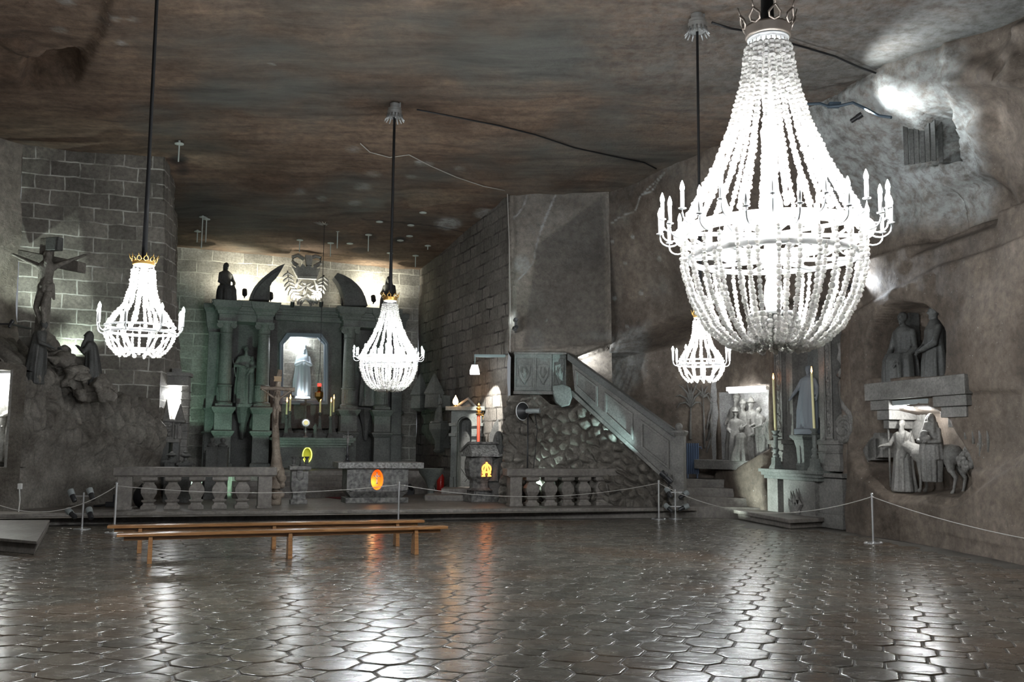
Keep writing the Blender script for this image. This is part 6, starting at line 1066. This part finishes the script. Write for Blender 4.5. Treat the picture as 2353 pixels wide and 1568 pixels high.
# ================================================================ RIGHT OF THE ALTAR: PORTAL, THRONE, STOOL, EXTINGUISHER
m = MB(); a, b = P(993, 1118, 28.8), P(1175, 1118, 27.2); m.box(-2.35, .0, 25.95, 31., .2, .40); m.box(-1.95, -.75, 26.6, 30, .4, .55); struct(m.build('floor_side_step', M_stage, bevel=.012))
PO = Frame(P(1036, 1000, 27.5)[0], 27.5, -10); q = lambda px, py, y=0: PO.at(px, py, y); zb = .55; t = thing('arched_portal', 'greenish carved stone doorway with a round arch and pointed gable', 'doorway', (PO.o[0], PO.o[1], zb), PO.a)
xl_, xi, xj, xr_ = (q(p, 1000)[0] for p in (1036, 1050, 1083, 1106)); zr = q(1065, 975)[1]-zb; zt_ = q(1065, 944)[1]-zb
c, rr = (xi+xj)/2, (xj-xi)/2; arc = [(xi, 0)]+[(c+rr*math.cos(a), zr+rr*math.sin(a)) for a in np.linspace(math.pi, 0, 15)]+[(xj, 0)]; outr = [(xl_, 0)]+[(c+(xr_-xl_)*.5*math.cos(a), min(zt_, zr+.2+.9*rr*math.sin(a)) if 0 < i < 14 else zr) for i, a in enumerate(np.linspace(math.pi, 0, 15))]+[(xr_, 0)]
outr = [(xl_, 0), (xl_, zr)]+[(xl_+(xr_-xl_)*i/12., zt_) for i in range(13)]+[(xr_, zr), (xr_, 0)]
m = MB(); m.strip(arc, outr, 0, 2.2, closed=False); m.strip([(c+(x-c)*.9, z*.985) for x, z in arc], arc, .12, .5, closed=False); m.build('door_frame', M_green, t, bevel=.008)
m = MB()
for x0_, x1_ in ((xl_-.05, xi-.02), (xj+.02, xr_+.06)):
    for z0_, z1_, e_ in ((zr-.06, zr+.03, 0), (zr-.36, zr-.27, 0), (0, .3, .05)): m = MB(); m.box(x0_+e_, x1_-e_, -.08, .4, z0_, z1_); m.build('impost' if z0_ else 'base', M_green, t, bevel=.008)
m = MB(); m.box(xl_-.15, xr_+.12, -.12, .5, zt_, zt_+.12); m.build('cornice', M_green, t, bevel=.008)
m = MB(); g0, g1 = q(1043, 940), q(1102, 940); gp = q(1076, 916); f_ = lambda p: (p[0], p[1]-zb); m.tube([(f_(q(1046, 938))[0], 0, f_(q(1046, 938))[1]), (f_(gp)[0], 0, f_(gp)[1]), (f_(q(1098, 942))[0], 0, f_(q(1098, 942))[1])], .05, 6); m.tube([(f_(q(1055, 936))[0], 0, f_(q(1055, 936))[1]), (f_(q(1062, 920))[0], 0, f_(q(1062, 920))[1]), (f_(q(1058, 938))[0], 0, f_(q(1058, 938))[1])], .03, 6); m.prism([f_(q(1052, 940)), f_(q(1076, 920)), f_(q(1097, 942))], .05, .4); m.build('gable', M_carve, t, True)
m = MB(); m.box(xi-.05, xj+.05, .5, .58, 0, zr+rr); rng = random.Random(3)
for i in range(9): x = rng.uniform(xi+.05, xj-.05); z = rng.uniform(.1, zr); m.tube([(x, .49, z), (x+rng.uniform(-.25, .25), .49, z+rng.uniform(.1, .4))], .01, 4)
m.build('door_leaf', M_carved, t)
x, z = q(1045, 944, -.1); t = thing('flame_lamp', 'warm glowing flame-shaped bulb on the left corner of the carved doorway', 'lamp', PO.w(x, -.02, zt_+.12+zb)); m = MB(); m.lathe([(.05, 0), (.05, .05)], n=10); m.build('lamp_base', M_gold, t); m = MB(); m.lathe([(.05, .05), (.085, .12), (.07, .2), (.02, .29), (.005, .33)], n=12); m.build('bulb', M_flamew, t, True); point(t, (.0, -.16, .2), 1.6, (1, .55, .25), .04)
# paschal candle with brass ornament
Yp = 26.6; a, b = P(1098, 1100, Yp), P(1099, 960, Yp); t = thing('paschal_candle', 'tall red-striped candle in an ornate brass stand behind the lectern', 'candle', (a[0], Yp, .25)); zc_ = P(1098, 1030, Yp)[2]-.25; zd = P(1098, 955, Yp)[2]-.25; ze = P(1098, 926, Yp)[2]-.25
m = MB(); m.lathe([(.18, 0), (.15, .06), (.04, .12), (.05, zc_*.5), (.03, zc_-.1), (.09, zc_-.03), (.09, zc_)], n=16); m.build('stand', M_gold, t, 40); m = MB(); m.tube([(0, 0, zc_), (0, 0, zd)], .045, 12); m.build('wax', M_redwax, t, 40)
m = MB(); m.lathe([(.05, zd), (.09, zd+.04), (.04, zd+.07), (.085, zd+.12), (.04, zd+.16), (.08, zd+.2), (.03, zd+.25), (.05, zd+.29), (.01, ze)], n=14); [m.tube([(.05, 0, zd+.0), (.14, 0, zd+.06*s_), (.12, 0, zd-.1)], .012, 5) for s_ in (0, 1, 2)]; m.build('brass_top', M_gold, t, 40)
# carved throne with seated figure
Yt = 25.85; a = P(1143, 1098, Yt); t = thing('carved_throne', 'high-backed stone throne against the wall behind the lectern', 'throne', (a[0], Yt+.35, .40), R(-25)); H = P(1150, 952, Yt)[2]-.40
m = MB(); m.prism([(-.35, 0), (.42, 0), (.42, H*.75), (.36, H*.9), (.18, H), (.0, H*.98), (-.2, H*.9), (-.35, H*.75)], .15, .35); m.build('tall_back', M_carved, t, bevel=.02); m = MB(); m.box(-.35, .38, -.45, .15, 0, .4); m.box(-.42, -.3, -.5, .15, 0, .65); m.box(.32, .44, -.5, .15, 0, .65); m.build('seat_block', M_carved, t, bevel=.02)
m = MB(); seatfig(m, 1.35, hood=True, seed=81); o = m.remesh('seated_statue', M_carved, None, .018); put(o, (a[0]-.02, Yt+.15, .80), R(-25)); tag(o, 'dark seated robed figure leaning forward on the high-backed throne', 'statue')
# stool, extinguisher, small wall statue with console
a = P(992, 1130, 27.); t = thing('stone_basin', 'small carved greenish stone font right of the altar table', 'font', (P(990, 1100, 27.)[0], 27., .25)); m = MB(); h = P(990, 1077, 27.)[2]-.25; m.lathe([(.22, 0), (.2, .06), (.10, .12), (.09, h*.4), (.17, h*.6), (.33, h*.85), (.36, h), (.30, h), (.28, h*.92)], n=18, fold=.04, fn=9); m.build('fluted_bowl', M_green, t, 50)
a = P(1012, 1112, 28.0); t = thing('fire_extinguisher', 'red fire extinguisher with a white hose by the wall', 'fire extinguisher', (a[0], 28.0, .40)); h = P(1012, 1088, 28.)[2]-.40; m = MB(); m.lathe([(.10, 0), (.11, .03), (.11, h-.12), (.07, h-.04), (.03, h)], n=18); m.build('cylinder', M_redpaint, t, 50)
m = MB(); m.box(-.03, .10, -.02, .02, h, h+.05); m.tube([(0, 0, h), (0, 0, h+.06)], .02, 6); m.build('valve', M_blk, t); m = MB(); m.tube([(0, 0, h+.02), (-.14, -.02, h), (-.22, -.02, h*.7), (-.21, 0, h*.3), (-.17, 0, .05)], .016, 6); m.build('hose', M_paper, t, True)
Yw = 30.; a = P(1008, 968, Yw); m = MB(); stand(m, P(1008, 905, Yw)[2]-a[2], seed=83, hood=True); m.sqlathe([(.2, -.07), (.2, 0)]); o = m.remesh('wall_statue', M_green, None, .016); put(o, (a[0], Yw, a[2]), R(-35)); tag(o, 'slim veiled statue on a wall console left of the carved doorway', 'statue')
t = thing('wall_console', 'carved wall console column carrying the slim veiled statue', 'console', (a[0], Yw, a[2]-.07), R(-35)); m = MB(); m.sqlathe([(.06, -.95), (.12, -.9), (.14, -.85), (.10, -.8), (.11, -.55), (.2, -.3), (.24, -.2), (.24, -.001)], (0, .05, 0)); m.box(-.1, .1, .1, .6, -.8, -.05); m.build('console', M_green, t, bevel=.01)
t = thing('wall_canopy', 'pair of small carved canopies on the block wall above the slim statue', 'canopy', (P(965, 925, 31.)[0], 31., P(965, 925, 31.)[2]), R(-40)); m = MB(); m.sqlathe([(.05, -.3), (.22, -.2), (.2, .2), (.24, .25), (.02, .95)]); m.box(-.2, .2, 0, .8, -.2, .2); m.build('canopy', M_green, t, bevel=.01); m = MB(); m.sqlathe([(.05, -.3), (.22, -.2), (.2, .2), (.24, .25), (.02, .9)], (1.0, -.35, 0)); m.box(.8, 1.2, -.3, .8, -.2, .2); m.build('canopy', M_green, t, bevel=.01)
# wall lantern on its bracket
Yl = 25.9; a = P(1091, 850, Yl); t = thing('wall_lantern', 'small bright square lantern hanging from a pale bracket on the block wall', 'lamp', (a[0], Yl, a[2])); m = MB(); m.M = T((0, 0, 0), 0, 1, R(-20)); m.sqlathe([(.13, -.09), (.08, .11)]); m.build('lit_lantern', M_tubew, t); m = MB(); m.M = T((0, 0, 0), 0, 1, R(-20)); m.sqlathe([(.09, .11), (.05, .16)]); m.build('cap', M_blk, t)
m = MB(); b = P(1145, 820, Yl); m.tube([(0, 0, .14), (0, 0, .38)], .015, 5); m.box(-.02, b[0]-a[0]+.2, .0, .14, .36, .43); m.build('bracket', simple('pale blue bracket', (.25, .33, .33), .6), t); spot(t, (.05, -.05, -.12), (.7, 1.2, -1.6), 90, (1, .98, .92), 62, .25, .03)
t = spotlamp('pair of dark lamps fixed at the rock corner beside the block wall', tuple(P(1185, 735, 25.2)), tuple(P(1176, 745, 26.5)), en=5, col=(.9, 1, 1), size=110, s=.8); t2 = spotlamp('', (0, 0, -.22), (-.3, 1, -.3), parent=t, s=.8); m = MB(); m.box(-.03, .03, 0, .55, -.3, .05); m.build('bracket', M_blk, t)
# ================================================================ STUDIO LIGHT
a = hz(1213, 1166, .25); Ys = 24.75; xs_ = P(1213, 945, Ys)[0]; zl = P(1213, 945, Ys)[2]-.25; t = thing('studio_light', 'studio flash with a round black reflector on a tripod stand', 'studio light', (xs_, Ys, .25), R(-22))
m = MB(); m.tube([(0, 0, .3), (0, 0, zl-.05)], .022, 8); m.tube([(0, 0, .9), (0, 0, .95)], .035, 8); m.build('pole', M_blk, t, True)
for k in range(3): an = k*2.1+.4; m = MB(); m.tube([(0, 0, .75), (.42*math.cos(an), .42*math.sin(an), .02)], .014, 6); m.tube([(0, 0, .3), (.22*math.cos(an), .22*math.sin(an), .36)], .008, 5); m.build('tripod_leg', M_blk, t)
m = MB(); m.M = T((0, 0, zl), 0, 1, 0, R(-90)); m.lathe([(.06, -.34), (.065, -.3), (.065, .02), (.05, .05)], n=16); m.box(-.07, .0, -.02, .02, -.1, -.02); m.build('flash_head', M_grey, t, 40)
m = MB(); m.M = T((0, 0, zl), R(-25), 1, 0, R(-90)); m.lathe([(.05, .03), (.07, .06), (.16, .12), (.235, .20), (.23, .205), (.15, .13), (.06, .075), (.0, .07)], n=28); m.build('reflector', M_blk, t, 60)
m = MB(); m.M = T((0, 0, zl), R(-25), 1, 0, R(-90)); m.tube([(.235*math.cos(q_), .235*math.sin(q_), .203) for q_ in np.arange(32)/32*2*math.pi], .012, 6, closed=True); m.build('white_rim', M_white, t, True)
m = MB(); m.tube([(.2, 0, zl-.07), (.27, 0, zl-.5), (.16, .02, .9), (.1, .05, .15), (-.3, .1, .02)], .012, 5); m.build('cable', M_black, t, True)
# ================================================================ BENCHES
def bench(a, b, legs, label, dep=.24):
    A0, A1 = hz(*a, .45), hz(*b, .45); an = math.atan2(A1[1]-A0[1], A1[0]-A0[0]); L = math.hypot(A1[1]-A0[1], A1[0]-A0[0]); fr = Frame(A0[0], A0[1], math.degrees(an)); t = thing('wooden_bench', label, 'bench', (A0[0], A0[1], 0), an, 'long benches')
    m = MB(); m.box(0, L, 0, dep, .405, .45); m.build('seat_board', M_wood, t, bevel=.006)
    m = MB(); m.box(.1, L-.1, dep*.45, dep*.55, .34, .404); m.build('under_rail', M_wood, t, bevel=.004)
    for px in legs:
        x = fr.at(px, 1240)[0]; m = MB(); m.box(x-.03, x+.03, .03, dep-.03, .0, .404); V = m.v[0]; V[:4, 0] = [x-.035, x+.035, x+.035, x-.035]; V[:4, 1] = [-.01, -.01, dep+.01, dep+.01]; m.build('leg', M_wood, t, bevel=.005)
bench((268, 1228), (1030, 1210), (346, 668, 958), 'long varnished wooden bench, the nearer of the two'); bench((246, 1209), (976, 1196), (321, 630, 914), 'long varnished wooden bench, the farther one just behind the other')
# ================================================================ ROPE BARRIER
POSTS = []
for px, py, pt, lab in ((262, 1226, 1110, 'leftmost, behind the bench ends'), (915, 1206, 1108, 'before the altar table, behind the benches'), (1514, 1194, 1105, 'at the right end of the platform'), (2007, 1249, 1135, 'nearest, in front of the donkey relief')):
    p = hz(px, py, 0); h = P(px, pt, p[1])[2]; t = thing('barrier_post', 'polished steel barrier post '+lab, 'barrier post', (p[0], p[1], 0), 0, 'rope barrier posts'); m = MB(); m.lathe([(.021, .02), (.021, h-.03), (.026, h-.03), (.026, h), (.012, h+.015)], n=16); m.build('post', M_chrome, t, 40)
    m = MB(); m.lathe([(.17, 0), (.17, .012), (.05, .02), (.03, .035)], n=28); [m.lathe([(.045, 0), (.045, .018), (.02, .035)], (.14*math.cos(q_), .14*math.sin(q_), .0), 12) for q_ in (0, math.pi)]; m.build('base', M_chrome, t, 40); m = MB(); m.tube([(.035*math.cos(q_), .035*math.sin(q_), h-.06) for q_ in np.arange(16)/16*2*math.pi], .006, 5, closed=True); m.build('hook_ring', M_chrome, t, True); POSTS.append((p[0], p[1], h-.06))
def rope(a, b, sag, label, n=24, f=None): a, b = np.array(a), np.array(b); m = MB(); m.tube([a+(b-a)*u-np.array([0, 0, 4*sag*u*(1-u)]) for u in np.linspace(0, 1, n)], .0085, 6); o = m.build('barrier_rope', M_rope, None, True); tag(o, label, 'rope', 'barrier ropes')
P0 = P(-130, 1085, 17.6)
rope(P0, POSTS[0], .62, 'deeply sagging white rope left of the leftmost barrier post'); rope(POSTS[0], POSTS[1], .16, 'white rope passing in front of the left balustrade and altar'); rope(POSTS[1], POSTS[2], .30, 'white rope between altar table and the foot of the stairs'); rope(POSTS[2], POSTS[3], .50, 'white rope hanging before the side altar'); rope(POSTS[3], P(2500, 1262, 13.5), .10, 'white rope running right from the nearest post out of view')
def lampstand(px, py, pt, lab, s=1.):
    p = hz(px, py, 0); h = P(px, pt, p[1])[2]; t = thing('spotlight_stand', lab, 'lamp stand', (p[0], p[1], 0)); m = MB(); m.lathe([(.02, .02), (.02, h)], n=12); m.build('pole', M_chrome, t, 40); m = MB(); m.lathe([(.17, 0), (.17, .014), (.03, .03)], n=26); m.build('base', M_chrome, t, 40)
    m = MB(); [m.box(-.17, .17, -.012, .012, z-.012, z+.012) for z in (h*.9, h*.42)]; m.build('cross_bar', M_chrome, t); return t, h
t, h = lampstand(188, 1217, 1132, 'chrome stand with four grey spotlights at the left near the ledge')
for x, z, d in ((-.22, h*.9, (-.6, .35, .9)), (.16, h*.94, (-.6, .5, .9)), (-.22, h*.42, (-.8, .3, .55)), (.16, h*.42, (-.5, .6, .7))): spotlamp('', (x, -.02, z), (x+d[0], -.02+d[1], z+d[2]), M_grey, parent=t, s=.85, face=M_tubew if (x < 0 and z < h*.5) else None)
t, h = lampstand(1552, 1193, 1125, 'chrome stand with four spotlights beside the stairs at right')
for x, z, d in ((-.16, h*.88, (-.4, .6, .8)), (.2, h*.8, (.8, .3, .5)), (-.16, h*.35, (-.5, .6, .5)), (.2, h*.38, (.85, .05, .35))): spotlamp('', (x, -.02, z), (x+d[0], -.02+d[1], z+d[2]), M_grey, parent=t, s=.85, face=M_tubew if (x > 0 and z < h*.5) else None, en=60 if (x > 0 and z < h*.5) else 0, col=(.84, 1, .94), size=80)
# ================================================================ SMALL THINGS
a = hz(0, 1268, 0); b = hz(103, 1268, 0); p = [hz(-60, 1262, 0), hz(78, 1275, 0), hz(108, 1222, 0), hz(-120, 1222, 0)]; m = MB(); m.add([(q_[0]*1., q_[1], 0) for q_ in p]+[(q_[0]+.04, q_[1]+.02, .17) for q_ in p], [(3, 2, 1, 0), (4, 5, 6, 7)]+[(i, (i+1) % 4, 4+(i+1) % 4, 4+i) for i in range(4)]); c = np.mean([q_[:2] for q_ in p], axis=0); m.add([(c[0]+(q_[0]-c[0])*1.05, c[1]+(q_[1]-c[1])*1.05, .17) for q_ in p]+[(c[0]+(q_[0]-c[0])*1.05, c[1]+(q_[1]-c[1])*1.05, .22) for q_ in p], [(3, 2, 1, 0), (4, 5, 6, 7)]+[(i, (i+1) % 4, 4+(i+1) % 4, 4+i) for i in range(4)]); o = m.build('stone_platform', M_stage, None, bevel=.01); tag(o, 'low stone block step at the left edge of the floor', 'step')
a = hz(2320, 1283, 0); m = MB(); m.add([(-.11, -.05, .004), (.1, -.06, .006), (.12, .04, .004), (.0, .07, .03), (-.1, .05, .005), (0, 0, .02)], [(0, 1, 5), (1, 2, 5), (2, 3, 5), (3, 4, 5), (4, 0, 5)]); o = m.build('paper_scrap', M_paper, None); put(o, (a[0], a[1], .0)); o.modifiers.new('solid', 'SOLIDIFY').thickness = .003; tag(o, 'crumpled scrap of white paper on the floor at far right', 'paper')
def cpath(pts, r, name, label, mat, off=.03, cat='cable'):
    q_ = []
    for px, py in pts:
        d = ray(px, py); best = None
        for Y in np.arange(12, 35, .02):
            p = P(px, py, Y)
            if p[2] > zc(Y)-off: best = p; break
        q_.append(best if best is not None else P(px, py, 26))
    m = MB(); m.tube(q_, r, 5); o = m.build(name, mat, None, True); tag(o, label, cat)
cpath([(958, 252), (1010, 262), (1080, 276), (1150, 290), (1230, 310), (1320, 340), (1420, 362), (1480, 374), (1508, 388)], .02, 'ceiling_cable', 'dark cable running along the ceiling from the middle chandelier mount', M_black, .06)
cpath([(828, 330), (850, 350), (895, 362), (940, 356), (990, 382), (1050, 408), (1110, 428), (1160, 438)], .012, 'ceiling_wire', 'thin pale wire sagging across the ceiling to the rock corner', M_rope, .06)
cpath([(1636, 52), (1680, 66), (1720, 72), (1860, 112), (1920, 130), (1975, 155), (2012, 168)], .02, 'ceiling_cable', 'thin dark cable crossing the ceiling behind the largest chandelier crown', M_black, .08)
a, b = P(1166, 445, 25.6), P(1172, 810, 25.55); m = MB(); m.tube([a, P(1170, 560, 25.55), P(1172, 680, 25.55), b], .012, 5); o = m.build('corner_wire', M_rope, None); tag(o, 'thin wire hanging straight down the rock corner', 'wire')
m = MB(); q_ = []
for px, py in ((1845, 240), (1885, 238), (1905, 245), (1930, 243), (1960, 236), (1990, 250), (2020, 266), (2048, 270)): q_.append(P(px, py, np.interp(px, [1845, 2048], [18.4, 16.9])-.35))
m.tube(q_, .03, 6); m.box(q_[2][0]-.0, q_[2][0]+.22, q_[2][1]-.05, q_[2][1]+.1, q_[2][2]-.0, q_[2][2]+.08); o = m.build('wall_cable', simple('blue cable', (.06, .09, .12), .5), None); tag(o, 'blue-grey cable bundle with a small box on the upper right rock', 'cable')
a = P(46, 1118, 20.7); m = MB(); m.box(-.04, .04, -.03, .03, -.06, .06); m.tube([(0, -.02, -.05), (.03, -.02, -.3), (.02, -.03, -.6)], .012, 5); o = m.build('wall_socket', M_paper, None); put(o, tuple(a)); tag(o, 'small white socket with a cable low on the left rock', 'socket')
